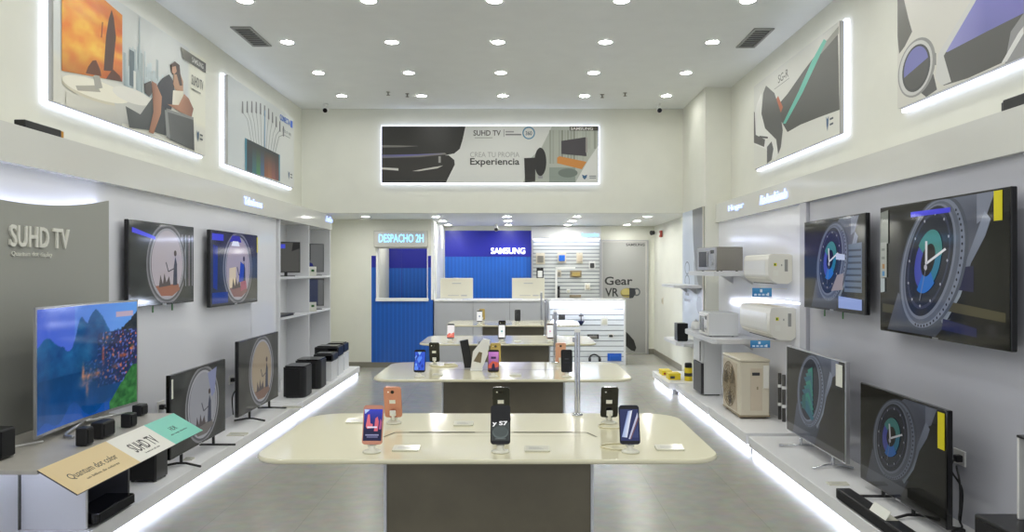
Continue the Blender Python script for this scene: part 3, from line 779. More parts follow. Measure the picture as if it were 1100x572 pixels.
def refl(p):
    p.poly([(.62,.02),(.97,.02),(.97,.13),(.62,.15)],(140,160,215),6); p.poly([(.70,.2),(.96,.2),(.96,.72),(.70,.70)],(96,110,128),2.6)
    for q in range(7): p.rect(.71,.24+.065*q,.95,.262+.065*q,(52,62,78),2.8)
    p.poly([(.58,.55),(.72,.54),(.72,.6),(.58,.62)],(190,200,225),6); p.poly([(.5,.2),(.68,.22),(.7,.4),(.6,.38)],(150,140,140),5.6)
tv('smaller wall-mounted right television beside the air conditioners, blue watch picture',GR,1,2.5,5.55,6.74,1.315,2.055,watch_pic((46,46,40),cx=.50,cy=.52,rx=.25,ry=.44,sh=.06,extra=refl),'screen',mount=LR,tags=2)
def teal_face(p,M,f0,g0,c):
    for q in range(9):
        t=.5-q*.12; sl=.10*(q%3)
        p.poly([M(f0-.30+t*.2-sl,g0+t),M(f0+.05+t*.2,g0+t+.12),M(f0+.42-t*.3,g0+t-.28),M(f0+.28-t*.3,g0+t-.36)],c(44+10*(q%2),128-16*(q%3),112),4+q*.1)
    p.poly([M(f0-.45,g0-.25),M(f0-.2,g0-.15),M(f0-.1,g0-.6),M(f0-.4,g0-.6)],c(40,92,92),5)
tv('silver-edged television standing on right platform, watch with teal numerals and white label',GR,1,2.35,5.54,6.75,.245,.98,watch_pic((46,45,40),cx=.455,cy=.57,rx=.228,ry=.417,sh=.05,k=.88,face=teal_face,hands=False),'screen',frame='silver',margin=.008,stand=('chrome',(5.8,6.45)),sticker=('white_sticker',.87,.965,.74,.96))
tv('television standing on right platform behind the soundbar, watch picture and yellow sticker',GR,1,2.35,4.23,5.30,.215,.872,watch_pic((30,30,25),cx=.44,cy=.55,rx=.25,ry=.416,sh=.06,k=.8),'screen_dim',stand=('black_plastic',(4.62,5.0)),sticker=('yellow_sticker',.92,.985,.66,.97))

# ------------------------------------------------------------------ left: heading panel, display table, landscape television
t=thing('heading_panel','grey wall panel with curved top and raised white heading on the left','panel',(-2.9,4.5,.155))
pts=[(3.45,.155),(5.39,.155),(5.39,2.125)]+[(5.39-1.94*k/20, 2.03+.095*((k/20-.5)*2)**2) for k in range(1,20)]+[(3.45,2.125)]
obj('board',MB().prism(pts,(-2.866,0,0),UY,UZ,UX,.015,'grey_panel'),t)
top=[(5.36-1.88*k/20, 1.985+.09*((k/20-.5)*2)**2) for k in range(21)]
mb=MB()
pts=top+[(a,b+.022) for a,b in top[::-1]]
mb.prism(pts,(-2.905,0,0),UY,UZ,UX,.03,'led')
obj('light_strip',mb,t)
obj('spacer',MB().box(-2.918,-2.867,3.6,5.3,.16,1.9,'dark_grey'),t)
mb=MB(); y0,y1=F*2.85/(556-9),F*2.85/(556-73); letters(mb,'SUHD TV',(-2.8495,y0,1.775),UY,UZ,UX,y1-y0,.125,.012,'sign_letter',.018)
obj('heading_letters',mb,t)
mb=MB(); letters(mb,'Quantum dot display',(-2.85,y0+.02,1.715),UY,UZ,UX,(y1-y0)*.66,.035,.006,'sign_letter')
obj('subtitle_letters',mb,t)

ZT=.705
t=thing('display_table','grey display table with sloping coloured cards along its front','table',(-2.58,4.35,.155))
obj('table_top',MB().box(-2.843,-2.25,3.62,5.05,ZT-.022,ZT,'table_grey',.003),t)
mb=MB()
for y0,y1,m in ((4.42,4.44,'white_lacquer'),(4.9,4.92,'dark_grey')): mb.box(-2.84,-2.47,y0,y1,.156,ZT-.022,m)
mb.box(-2.843,-2.84,4.42,4.92,.156,ZT-.022,'dark_grey'); mb.box(-2.84,-2.47,4.44,4.9,.156,.17,'dark_grey'); mb.box(-2.84,-2.832,4.44,4.9,.17,ZT-.022,'dark_grey'); mb.box(-2.835,-2.47,4.441,4.449,.17,ZT-.023,'dark_grey')
obj('cabinet',mb,t)
obj('side_leg',MB().box(-2.843,-2.833,3.66,4.38,.156,ZT-.022,'white_lacquer'),t)
obj('light_strip',MB().box(-2.78,-2.76,3.7,4.40,ZT-.032,ZT-.022,'led_table').box(-2.42,-2.40,4.42,5.0,ZT-.032,ZT-.022,'led_table'),t)
# sloping sign: three cards on a thin board
o=Vector((-2.25,3.62,ZT)); dn=Vector((.2,-.02,-.108)); L=dn.length; dn.normalize(); al=UY; nn=al.cross(dn).normalized()*-1
if nn.z<0: nn=-nn
brd=MB(); brd.add([o-nn*.006,o+al*1.43-nn*.006,o+al*1.43+dn*L-nn*.006,o+dn*L-nn*.006,o,o+al*1.43,o+al*1.43+dn*L,o+dn*L],[[3,2,1,0],[4,5,6,7],[0,1,5,4],[1,2,6,5],[2,3,7,6],[3,0,4,7]],'dark_grey')
b=obj('sign_board',brd,t)
for (a0,a1,m,h1,h2) in ((0,.60,'tan_card','Quantum dot color',1),(.60,1.03,'white_card','SUHD TV',2),(1.03,1.43,'teal_card','HDR',3)):
    mb=MB(); e=nn*.0015
    mb.add([o+al*a0,o+al*a1,o+al*a1+dn*L,o+al*a0+dn*L,o+al*a0+e,o+al*a1+e,o+al*a1+dn*L+e,o+al*a0+dn*L+e],[[3,2,1,0],[4,5,6,7],[0,1,5,4],[1,2,6,5],[2,3,7,6],[3,0,4,7]],m)
    w=a1-a0
    fr={1:(.14,.72,.42,.22),2:(.18,.64,.36,.36),3:(.36,.2,.40,.16)}[h2]
    letters(mb,h1,o+al*(a0+w*fr[0])+dn*(L*(fr[2]+fr[3]))+e,al,-dn,nn,w*fr[1],L*fr[3],.0006,'sign_ink',.012 if h2==2 else 0)
    fs={1:(.28,.5,.72,.05),2:(.3,.4,.80,.04),3:(.2,.55,.66,.05)}[h2]
    letters(mb,{1:'un billon de colores',2:'la nueva era del color',3:'alto rango dinamico'}[h2],o+al*(a0+w*fs[0])+dn*(L*(fs[2]+fs[3]))+e,al,-dn,nn,w*fs[1],L*fs[3]*1.3,.0006,'sign_ink')
    c=obj('card',mb,b); c['label']={1:'tan card',2:'white card',3:'teal card'}[h2]

# landscape on the curved television
def land(a,b):
    """a along, b up: lake below mountains, village on the right"""
    n=lambda s,x,y: noise.fractal(Vector((x*s,y*s,2.7)),1,2,4)
    ridge=.70+.06*math.sin(a*9+1)+.05*n(4,a,0)
    if a<.28: ridge=.70+.10*math.exp(-((a-.10)/.09)**2)
    peak=.60+.36*math.exp(-((a-.60)/.13)**2)+.22*math.exp(-((a-.43)/.06)**2)+.03*n(14,a,1)
    ridge=max(ridge-.04,peak)
    sky=Vector((62,100,208)).lerp(Vector((92,156,234)),a)
    k=.5+.5*n(3,a,b*2); sky=sky.lerp(Vector((170,198,248)),.2*k)
    if a<.38: sky=sky.lerp(Vector((70,96,212)),.6)
    if b>ridge: c=sky
    else:
        c=Vector((26,88,146)).lerp(Vector((8,66,118)),max(0,min(1,(ridge-b)*2.2)))
        c+=Vector((8,26,22))*n(9,a,b)
        if b<.42: c=Vector((2,62,112)).lerp(Vector((4,76,150)),max(0,(.42-b)*1.6))+Vector((3,7,12))*n(7,a*2,b)
    # reflection light at the bottom left
    if b<.17:
        r=.17*math.exp(-((a-.36)/.10)**2)+.11*math.exp(-((a-.72)/.10)**2)+.07*math.exp(-((a-.08)/.08)**2)
        if b<r: c=c.lerp(Vector((48,96,210)),.45-b*1.5)
    # dark wooded hill upper right
    hill=.60+1.1*(a-.72)
    if a>.70 and b<hill+.04*n(20,a,b) and b>.55: c=Vector((38,46,54))+Vector((18,16,12))*n(22,a,b)
    # village
    v=n(26,a,b); lim=.30+.36*(1-a)*.3
    if a>.42+.5*abs(b-.40)*(1.2 if b>.40 else 2.2) and .24<b<.74 and (a>.60 or .30<b<.5):
        dens=min(1,(a-.36)*2)
        base=Vector((20,34,74)).lerp(Vector((40,52,104)),.5+.5*v)
        if noise.noise(Vector((a*46,b*40,7)))>.26: base=Vector((88,108,190))
        if noise.noise(Vector((a*40,b*36,17)))>.44: base=Vector((214,124,84))
        if noise.noise(Vector((a*38,b*34,27)))>.36: base=Vector((26,50,56))
        if noise.noise(Vector((a*60,b*60,37)))>.46: base=Vector((90,50,60))
        c=c.lerp(base,dens)
    # green bank lower right
    if a>.72 and b<.38 and b<.06+1.35*(a-.72): c=Vector((46,110,54))+Vector((26,34,20))*n(24,a,b)
    if a>.55 and .08<b<.30 and not (a>.72 and b<.06+1.35*(a-.72)): c=c.lerp(Vector((14,58,96)),.5*max(0,1-abs(a-.68)*6))
    for (u,v,su,sv,col,k) in WARM:
        g=k*math.exp(-((a-u)/su)**2-((b-v)/sv)**2); g*=.75+.5*noise.noise(Vector((a*50,b*50,3)))
        c=c.lerp(Vector(col),max(0,min(1,g)))
    return tuple(max(2,min(255,x)) for x in c)
WARM=[(.46,.40,.012,.07,(240,150,104),.9),(.50,.36,.06,.03,(236,150,110),.8),(.60,.37,.03,.03,(240,140,90),.7),(.66,.52,.012,.08,(226,104,64),.85),(.50,.24,.014,.06,(214,130,106),.75),(.47,.30,.06,.03,(190,130,130),.6),(.86,.49,.05,.018,(232,110,50),.9),(.955,.55,.016,.03,(232,130,60),.8),(.70,.68,.012,.02,(226,120,70),.7),(.78,.40,.03,.02,(226,130,80),.6)]
p=Pic(); p.grid(0,0,1,1,land,150,104,1)
p.text('SAMSUNG',.80,.875,.95,.905,(236,238,245),3,.015); p.rect(.79,.865,.96,.915,(190,170,190),2)
y0,y1,z0,z1=4.09,5.19,.745,1.443
t=thing('television','curved television with bright lake and village picture on the grey display table','television',(-2.55,(y0+y1)/2,ZT))
sag=lambda a: -.035*(1-((a-.5)*2)**2)
N=24; out=[];inn=[]
for k in range(N+1):
    a=k/N; y=y0+(y1-y0)*a; out.append((-2.55+sag(a),y)); inn.append((-2.564+sag(a),y))
mb=MB(); loop=out+inn[::-1]; mb.prism(loop,(0,0,z0),UX,UY,UZ,z1-z0,'silver')
obj('housing',mb,t)
p.build('screen','screen',t,(-2.5495,y0+.012,z0+.016),UY,UZ,UX,y1-y0-.024,z1-z0-.028,bend=lambda a:sag(.011+a*.978))
obj('rear_cover',MB().box(-2.68,-2.60,y0+.25,y1-.25,z0+.02,z0+.4,'black_plastic',.03,3),t)
mb=MB()
for s in (-1,1):
    yy=(y0+y1)/2
    mb.tube(curve([(-2.60,yy,z0+.03),(-2.60,yy+s*.03,ZT+.03),(-2.54,yy+s*.3,ZT+.014),(-2.46,yy+s*.36,ZT+.012)],6),.009,'silver',10)
mb.tube([(-2.6,yy,z0+.05),(-2.68,yy,ZT+.016),(-2.76,yy,ZT+.013)],.011,'silver',10)
obj('stand',mb,t)
obj('badge',MB().box(-2.583,-2.578,yy-.02,yy+.02,z0-.008,z0,'white_plastic'),t)

# small black speakers on the table, box speakers below
def speaker(label,cx,cy,z,w,d,h,rz=0,group='small black speakers on the grey table',name='speaker',grille=True):
    t=thing(name,label,'speaker',(cx,cy,z+.003),group,rz)
    obj('cabinet',MB().box(-w/2,w/2,-d/2,d/2,0,h,'black_plastic',min(.012,w*.1)),t,True)
    obj('grille',MB().box(w/2,w/2+.006,-d/2+.008,d/2-.008,.01,h-.01,'speaker_cloth',.003),t,True)
    for s in (-1,1): obj('foot',MB().cyl((0,s*(d/2-.02),-.002),(0,s*(d/2-.02),.004),.01,.01,'dark_grey',12),t,True)
    return t
speaker('small black speaker on the grey table nearest the tan card, under the lake picture',-2.315,4.13,ZT,.06,.07,.095)
speaker('wide black speaker on the grey table under the middle of the lake picture',-2.325,4.33,ZT,.07,.13,.09)
speaker('small black speaker on the grey table above the white card, under the lake picture',-2.32,4.61,ZT,.06,.08,.08)
speaker('black cube speaker at the far end of the grey table behind the television',-2.43,4.97,ZT,.06,.09,.07)
speaker('black speaker at the left edge of the photo on the grey table',-2.585,3.84,ZT,.1,.12,.15)
t=thing('soundbar','black flat soundbar lying in the open cabinet under the tan card','soundbar',(-2.55,4.68,.171))
obj('body',MB().box(-2.60,-2.42,4.46,4.88,.172,.235,'black_gloss',.008),t); obj('grille',MB().box(-2.42,-2.414,4.47,4.87,.178,.228,'speaker_cloth'),t)
t=thing('subwoofer','black box subwoofer on the left platform below the teal card','speaker',(-2.63,5.5,.155))
obj('cabinet',MB().box(-2.72,-2.525,5.40,5.58,.165,.42,'black_plastic',.008),t)
obj('grille',MB().box(-2.71,-2.535,5.394,5.40,.175,.41,'speaker_cloth'),t)
for x in (-2.70,-2.545):
    for y in (5.42,5.56): obj('foot',MB().cyl((x,y,.156),(x,y,.166),.012,.012,'dark_grey',12),t)
mb=MB().tube(curve([(-2.68,3.86,ZT+.006),(-2.62,3.95,ZT+.006),(-2.66,4.05,ZT+.006),(-2.58,4.2,ZT+.006)],8),.006,'white_plastic',8)
tag(obj('cable',mb),'white cable lying on the grey display table','cable')

def socket(label,x,y,z,side,plug=True):
    d=1 if side<0 else -1
    t=thing('wall_socket',label,'power socket',(x,y,z))
    a,b=sorted((x,x+d*.01)); obj('plate',MB().box(a,b,y-.06,y+.06,z-.045,z+.045,'white_plastic',.003),t)
    if plug:
        obj('plug',MB().box(*sorted((x+d*.01,x+d*.05)),y-.045,y-.005,z-.02,z+.02,'black_plastic',.005),t)
        pts=curve([(x+d*.05,y-.025,z),(x+d*.09,y-.06,z-.06),(x+d*.06,y-.12,z-.16),(x+d*.06,y-.1,.18)],6)
        obj('cord',MB().tube(pts,.006,'black_plastic',8),t)
    return t
socket('white wall socket with black plug on the left wall beside the teal card',LL,F*2.92/(556-172),HC-148*2.92/384,-1)
socket('white wall socket with plug on left wall between the two standing televisions',LL,F*2.92/(556-248),HC-119*2.92/308,-1)
socket('white wall socket with black plug and cord behind the yellow stickered television',LR,4.57,HC-201*LR/472,1)
t=thing('cable','black loose cord and plug on the right platform behind the standing television','cable',(2.5,4.5,.155))
obj('cord',MB().tube(curve([(2.555,4.5,.5),(2.53,4.42,.42),(2.52,4.4,.3),(2.56,4.48,.2),(2.54,4.42,.166),(2.48,4.46,.163)],8),.006,'black_plastic',8),t)
obj('plug',MB().box(2.455,2.52,4.34,4.38,.158,.185,'black_plastic',.006),t)
tag(obj('cable',MB().tube(curve([(2.6,5.75,.62),(2.52,5.6,.50),(2.45,5.4,.44),(2.40,5.25,.42)],8),.005,'black_plastic',8)),'black cord running between the two televisions on the right platform','cable')

def pcard(label,x,y,z,w=.11,d=.075,tilt=8,group='white price cards',rz=0):
    t=thing('price_card',label,'price card',(x,y,z+.001),group,rz)
    obj('block',MB().prism([(-d/2,0),(d/2,0),(d/2,.012),(-d/2,.005)],(-w/2,0,0),UY,UZ,UX,w,'acrylic'),t,True)
    p=Pic(); p.rect(0,0,1,1,(216,214,200),1)
    for k in range(3): p.rect(.12,.22+.2*k,.8-.1*k,.29+.2*k,(170,170,168),2)
    p.build('print','print_gloss',t,(-w*.43,-d*.4,.0058),UX,Vector((0,1,.007/d)).normalized(),Vector((0,-.09,1)).normalized(),w*.86,d*.8,local=True)
    return t
# ------------------------------------------------------------------ right: soundbar, boxes
t=thing('soundbar','long black soundbar lying on the right platform in front of the stickered television','soundbar',(2.16,4.4,.155))
obj('body',MB().box(2.07,2.165,3.75,5.02,.158,.225,'black_plastic',.01),t); obj('grille',MB().box(2.064,2.07,3.78,4.99,.166,.217,'speaker_cloth'),t)
obj('end_cap',MB().box(2.072,2.163,5.02,5.03,.16,.222,'black_gloss',.004),t)
t=thing('price_card','white price card leaning on the black soundbar on the right platform','price card',(2.09,4.5,.226))
mb=MB().prism([(2.075,.2275),(2.079,.2275),(2.11,.275),(2.106,.275)],(0,4.36,0),UX,UZ,UY,.2,'white_sticker'); obj('card',mb,t)
obj('tilted_foot',MB().prism([(2.079,.2265),(2.15,.2265),(2.15,.2285),(2.079,.2285)],(0,4.36,0),UX,UZ,UY,.2,'acrylic'),t)
t=thing('subwoofer','black box subwoofer at the bottom right corner of the photo on the platform','speaker',(2.34,3.45,.155))
obj('cabinet',MB().box(2.15,2.56,3.2,3.64,.165,.497,'black_plastic',.008),t); obj('grille',MB().box(2.144,2.15,3.22,3.62,.18,.48,'speaker_cloth'),t)
for x in (2.2,2.5):
    for y in (3.25,3.59): obj('foot',MB().cyl((x,y,.155),(x,y,.167),.015,.015,'dark_grey',12),t)
t=thing('audio_system','white-edged black audio tower standing on the black box at the right edge of the photo','audio system',(2.42,3.42,.497))
obj('cabinet',MB().box(2.325,2.52,3.3,3.545,.50,.875,'black_plastic',.006),t)
mb=MB().box(2.30,2.36,3.545,3.56,.497,.872,'white_plastic',.003)
obj('side_trim',mb,t)
obj('control_strip',MB().box(2.318,2.345,3.56,3.563,.62,.82,'dark_grey'),t)
for z in (.53,.56): obj('knob',MB().cyl((2.33,3.56,z),(2.33,3.567,z),.008,.007,'orange',12),t)
obj('lid',MB().box(2.298,2.524,3.3,3.562,.873,.885,'black_plastic',.003),t)

# ------------------------------------------------------------------ right: the air conditioner bay
def split_ac(label,xf,ya,yb,z0,z1):
    t=thing('air_conditioner',label,'air conditioner',(LR,(ya+yb)/2,z0),'wall air conditioners on the right')
    h=z1-z0; d=LR-xf
    W_=LR-.002; prof=[(W_,z0+.03),(W_,z1-.015),(W_-.02,z1),(xf+d*.14,z1),(xf+.012,z1-.012),(xf+.002,z1-.05),(xf,z0+h*.5),(xf+.003,z0+h*.3),(xf+.016,z0+h*.18),(xf+.045,z0+.028),(xf+.09,z0+.004),(W_-.04,z0)]
    b=obj('casing',MB().prism(prof,(0,ya,0),UX,UZ,UY,yb-ya,'ac_white'),t)
    mb=MB(); f=[(xf-.002,z1-.06),(xf-.004,z0+h*.5),(xf-.001,z0+h*.3),(xf+.006,z0+h*.24),(xf+.009,z0+h*.24),(xf+.004,z0+h*.3),(xf+.002,z0+h*.5),(xf+.004,z1-.06)]
    mb.prism(f,(0,ya+.09,0),UX,UZ,UY,yb-ya-.13,'white_plastic'); obj('front_panel',mb,t)
    mb=MB(); f=[(xf+.010,z0+h*.2),(xf+.042,z0+.030),(xf+.046,z0+.034),(xf+.015,z0+h*.21)]
    mb.prism(f,(-.004,ya+.09,-.006),UX,UZ,UY,yb-ya-.13,'ac_white'); obj('louver',mb,t)
    mb=MB()
    for k in range(3): mb.box(xf+.085+.016*k,xf+.092+.016*k,ya+.12,yb-.06,z0-.002,z0+.008,'dark_grey')
    obj('outlet_slot',mb,t)
    mb=MB()
    for k in range(10): mb.box(xf+d*.34+k*.011,xf+d*.34+k*.011+.005,ya+.08,yb-.05,z1-.001,z1+.003,'ac_beige')
    obj('intake_grille',mb,t)
    mb=MB(); 
    x=xf+.055; mb.box(x,x+.028,ya-.0015,ya,z0+h*.60,z0+h*.70,'yellow_sticker').box(x+.004,x+.018,ya-.0016,ya-.0015,z0+h*.62,z0+h*.68,'green_tag')
    obj('energy_label',mb,t)
    obj('rating_plate',MB().box(x-.005,x+.045,ya-.0014,ya,z0+h*.28,z0+h*.46,'white_sticker'),t)
    obj('indicator',MB().box(x+.07,x+.08,ya-.0014,ya,z0+h*.6,z0+h*.66,'vent_grey'),t)
    obj('side_vent',MB().box(LR-.075,LR-.045,ya-.0014,ya,z0+h*.42,z0+h*.82,'vent_grey'),t)
    return t
split_ac('white wall air conditioner, the upper of the two on the right wall',2.387,7.365,8.15,1.505,1.79)
split_ac('white wall air conditioner, the lower of the two on the right wall',2.374,7.27,8.25,.975,1.285)
def bluecard(label,x0,y0,z0,w,h):
    t=thing('price_sign',label,'price sign',(x0,y0,z0),'blue price signs')
    p=Pic(); p.grid(0,0,1,1,lambda a,b:tuple(Vector((46,120,190)).lerp(Vector((110,180,225)),b*.7+.2*a)),6,4,1)
    for k in range(4): p.rect(.1+.2*k,.12,.24+.2*k,.34,(200,225,245),2)
    p.rect(.40,.5,.52,.85,(235,245,255),2); p.rect(.78,.1,.86,.45,(235,245,255),2)
    obj('panel',MB().box(x0,x0+w,y0,y0+.006,z0,z0+h,'acrylic'),t)
    p.build('print','print_gloss',t,(x0,y0-.0005,z0),UX,UZ,-UY,w,h)
    obj('hanger',MB().box(x0+w*.4,x0+w*.46,y0+.006,y0+.012,z0+h*.5,z0+h+.01,'acrylic').box(x0+w*.4,LR,y0+.006,y0+.012,z0+h*.86,z0+h*.92,'acrylic'),t)
bluecard('small blue price sign hanging under the upper wall air conditioner',PX(808,7.5),7.5,PZ(319,7.5),.19,.085)
bluecard('small blue price sign hanging under the lower wall air conditioner',PX(806,7.4),7.4,PZ(370.5,7.4)-.03,.19,.07)
# light lines on the bay wall
t=thing('light_line','thin white light line across the bay wall above the lower air conditioner','light',(2.61,7.9,1.31))
obj('strip',MB().box(2.606,LR-.0005,7.16,8.6,1.318,1.338,'led_cove'),t); obj('holder',MB().box(2.60,LR-.0005,7.16,8.6,1.338,1.346,'white_plastic'),t)

# condenser
t=thing('condenser_unit','beige outdoor air conditioner condenser with fan grille on the right platform','condenser',(2.345,8.0,.165))
x0,x1,y0,y1,z0,z1=2.2,2.49,7.63,8.27,.19,.755
obj('casing',MB().box(x0,x1,y0,y1,z0,z1-.03,'ac_beige',.012),t)
obj('top_cover',MB().box(x0-.006,x1+.006,y0-.006,y1+.006,z1-.03,z1,'ac_beige',.012),t)
mb=MB(); cy,cz=(y0+y1)/2+.05,(z0+z1)/2-.01
mb.prism([(cy-.25,z0+.03),(cy+.25,z0+.03),(cy+.25,z1-.06),(cy-.25,z1-.06)],(x0+.002,0,0),UY,UZ,-UX,.006,'ac_beige_panel')
for k in range(6):
    r=.045+.037*k
    pts=[(x0-.012,cy+r*math.cos(2*math.pi*q/28),cz+r*math.sin(2*math.pi*q/28)) for q in range(29)]; mb.tube(pts,.0035,'ac_dark',6)
for q in range(12):
    a=2*math.pi*q/12; mb.tube([(x0-.011,cy+.03*math.cos(a),cz+.03*math.sin(a)),(x0-.011,cy+.235*math.cos(a),cz+.235*math.sin(a))],.0035,'ac_dark',6)
mb.cyl((x0-.001,cy,cz),(x0-.016,cy,cz),.035,.032,'ac_dark')
obj('fan_grille',mb,t)
mb=MB()
for q in range(3):
    a=2*math.pi*q/3; n_=[]
    for s in (0,.5,1): n_.append((cy+.2*s*math.cos(a+.5*s),cz+.2*s*math.sin(a+.5*s)))
    mb.prism([(cy,cz),(cy+.2*math.cos(a),cz+.2*math.sin(a)),(cy+.21*math.cos(a+.5),cz+.21*math.sin(a+.5)),(cy+.17*math.cos(a+.9),cz+.17*math.sin(a+.9))],(x0-.0065,0,0),UY,UZ,UX,.002,'dark_grey')
obj('fan',mb,t)
obj('service_panel',MB().box(x0+.10,x0+.215,y0-.005,y0,z0+.06,z1-.09,'ac_beige_panel',.002),t)
obj('rating_plate',MB().box(x0+.115,x0+.19,y0-.0065,y0-.005,z1-.16,z1-.13,'dark_grey'),t)
obj('warning_label',MB().box(x0+.16,x0+.175,y0-.0065,y0-.005,z1-.30,z1-.27,'ac_dark'),t)
obj('valve_cover',MB().box(x0+.225,x0+.28,y0-.014,y0,z0+.28,z1-.06,'ac_white',.004),t)
obj('base_tray',MB().box(x0-.004,x1+.004,y0-.004,y1+.004,z0-.006,z0+.012,'ac_dark',.003),t)
for y in (y0+.1,y1-.1): obj('foot',MB().box(x0+.01,x1-.01,y-.03,y+.03,.165,z0-.005,'ac_dark',.004),t)
t=thing('pipe_pair','pair of dark refrigerant pipes with white clips on the bay wall beside the condenser','pipe',(2.6,7.7,.165))
for k,y in enumerate((7.5,7.62)):
    pp=obj('pipe',MB().tube([(2.585,y,.165),(2.585,y,.62)],.016,'pipe',12),t)
    for z in (.3,.48): obj('clip',MB().cyl((2.585,y,z),(2.585,y,z+.03),.02,.02,'white_plastic',14).box(2.585,LR,y-.006,y+.006,z+.008,z+.022,'white_plastic'),pp)

# shelves with ovens
def shelf(label,pts,z0,z1,br):
    t=thing('wall_shelf',label,'shelf',(2.5,pts[0][1],z0))
    obj('board',MB().prism(pts,(0,0,z0),UX,UY,UZ,z1-z0,'shelf_white'),t)
    for y in br:
        mb=MB(); mb.prism([((LR if y<10.07 else 2.45)-.002,z0),(LR-.16 if y<10.07 else 2.3,z0),((LR if y<10.07 else 2.45)-.002,z0-.1)],(0,y,0),UX,UZ,UY,.015,'shelf_white')
        obj('bracket',mb,t)
shelf('white wall shelf holding the steel microwave oven on the right',[(LR-.002,8.3),(2.16,8.3),(2.12,8.34),(2.12,9.55)]+[(2.12+.2*(1-math.cos(R(a))),9.55+.25*math.sin(R(a))) for a in range(15,91,15)]+[(2.45,9.8),(LR-.002,9.8)],1.57,1.62,(8.6,9.4))
shelf('white round-ended wall shelf holding the white microwave oven on the right',[(LR-.002,8.3),(2.14,8.3),(2.10,8.34),(2.10,9.65)]+[(2.10+.25*(1-math.cos(R(a))),9.65+.3*math.sin(R(a))) for a in range(15,91,15)]+[(LR-.002,9.95)],.84,.89,(8.6,9.4))
shelf('thin upper white shelf on the column side below the washing picture',[(2.448,10.2),(2.2,10.2),(2.09,10.35),(2.09,11.2),(2.2,11.35),(2.448,11.35)],1.395,1.43,(10.5,11.1))
shelf('thin lower white shelf on the column side holding a black box',[(2.448,10.2),(2.2,10.2),(2.12,10.35),(2.12,11.2),(2.2,11.35),(2.448,11.35)],.62,.655,(10.5,11.1))
def microwave(label,x,y,z,rz,w,d,h,body,front):
    t=thing('microwave_oven',label,'microwave oven',(x,y,z),'microwave ovens on the right',rz)
    # local: front looks to -x, width along +y from the near corner, depth along +x
    obj('casing',MB().box(.02,d,0,w,.008,h,body,.006),t,True)
    dr=obj('door',MB().box(0,.02,w*.28,w-.004,.014,h-.006,front,.004),t,True)
    obj('door_window',MB().box(-.002,.0005,w*.38,w-.05,.05,h-.05,'black_gloss',.001),dr,True)
    obj('handle',MB().tube([(0,w*.31,.05),(-.028,w*.31,.06),(-.028,w*.31,h-.06),(0,w*.31,h-.05)],.007,'silver',10),dr,True)
    cp=obj('control_panel',MB().box(0,.02,.004,w*.275,.014,h-.006,front,.004),t,True)
    obj('display',MB().box(-.0015,.0005,.03,w*.25,h-.075,h-.035,'black_gloss'),cp,True)
    obj('dial',MB().cyl((0,w*.14,.10),(-.016,w*.14,.10),.026,.023,'silver',20),cp,True)
    for a in (.05,d-.05):
        for b in (.05,w-.05): obj('foot',MB().cyl((a,b,0),(a,b,.01),.014,.014,'black_plastic',10),t,True)
    return t
microwave('steel microwave oven with glossy front on the upper right shelf',2.20,8.6,1.621,R(10),.50,.33,.275,'steel','silver')
microwave('plain white microwave oven on the lower right shelf',2.11,8.6,.891,R(-2),.46,.345,.265,'fridge_white','white_plastic')
t=thing('speaker','small black box speaker on the lower column shelf','speaker',(2.19,10.9,.655))
obj('cabinet',MB().box(2.19,2.34,10.6,10.8,.66,.90,'black_plastic',.008),t); obj('grille',MB().box(2.20,2.33,10.594,10.6,.67,.89,'speaker_cloth'),t)
obj('base',MB().box(2.20,2.33,10.61,10.79,.655,.662,'dark_grey'),t)
t=thing('kettle','small white kettle at the far end of the lower right shelf','kettle',(2.22,9.6,.89))
obj('body',MB().lathe([(.04,.0),(.058,.01),(.06,.05),(.05,.09),(.035,.105)],(2.22,9.62,.89),'white_plastic',24),t); obj('lid',MB().lathe([(.034,.105),(.02,.115),(.008,.118),(.008,.13)],(2.22,9.62,.89),'silver',20),t)
obj('handle',MB().tube(curve([(2.265,9.62,.975),(2.31,9.62,.97),(2.31,9.62,.92),(2.275,9.62,.905)],6),.006,'dark_grey',8),t)
# small refrigerator under the shelf
t=thing('refrigerator','small white refrigerator with dark lower front standing under the right shelf','refrigerator',(2.28,9.3,.15))
obj('casing',MB().box(2.20,2.41,9.12,9.52,.165,.82,'fridge_white',.006),t)
d_=obj('door',MB().box(2.165,2.198,9.12,9.52,.54,.815,'fridge_white',.006),t)
obj('handle',MB().box(2.155,2.166,9.14,9.155,.56,.79,'dark_grey',.003),d_)
obj('lower_door',MB().box(2.165,2.198,9.12,9.52,.17,.53,'dark_grey',.006),t)
for y in (9.16,9.48): obj('foot',MB().box(2.22,2.39,y-.015,y+.015,.15,.168,'dark_grey'),t)
# yellow boxes and can
for lab,x0,x1,y0,y1,h in (('flat yellow box at the outer end of the lowest right platform',2.03,2.17,10.85,11.1,.065),('flat yellow box beside the yellow can on the lowest right platform',2.04,2.20,10.42,10.62,.085)):
    t=thing('carton',lab,'box',((x0+x1)/2,(y0+y1)/2,.15),'yellow boxes on the platform')
    obj('body',MB().box(x0,x1,y0,y1,.15,.15+h*.7,'yellow',.003),t); obj('lid',MB().box(x0-.002,x1+.002,y0-.002,y1+.002,.15+h*.7,.15+h,'yellow',.003),t)
    obj('print',MB().box(x0+.02,x0+.08,y0-.003,y0-.002,.165,.15+h*.6,'red' if h<.07 else 'dark_grey'),t)
t=thing('canister','yellow canister with black lid on the lowest right platform','canister',(2.29,10.36,.15))
obj('body',MB().lathe([(.05,0),(.052,.004),(.052,.17),(.048,.175)],(2.29,10.36,.15),'yellow',26),t); obj('lid',MB().lathe([(.05,.175),(.05,.225),(.042,.238),(.01,.24)],(2.29,10.36,.15),'black_plastic',26),t)
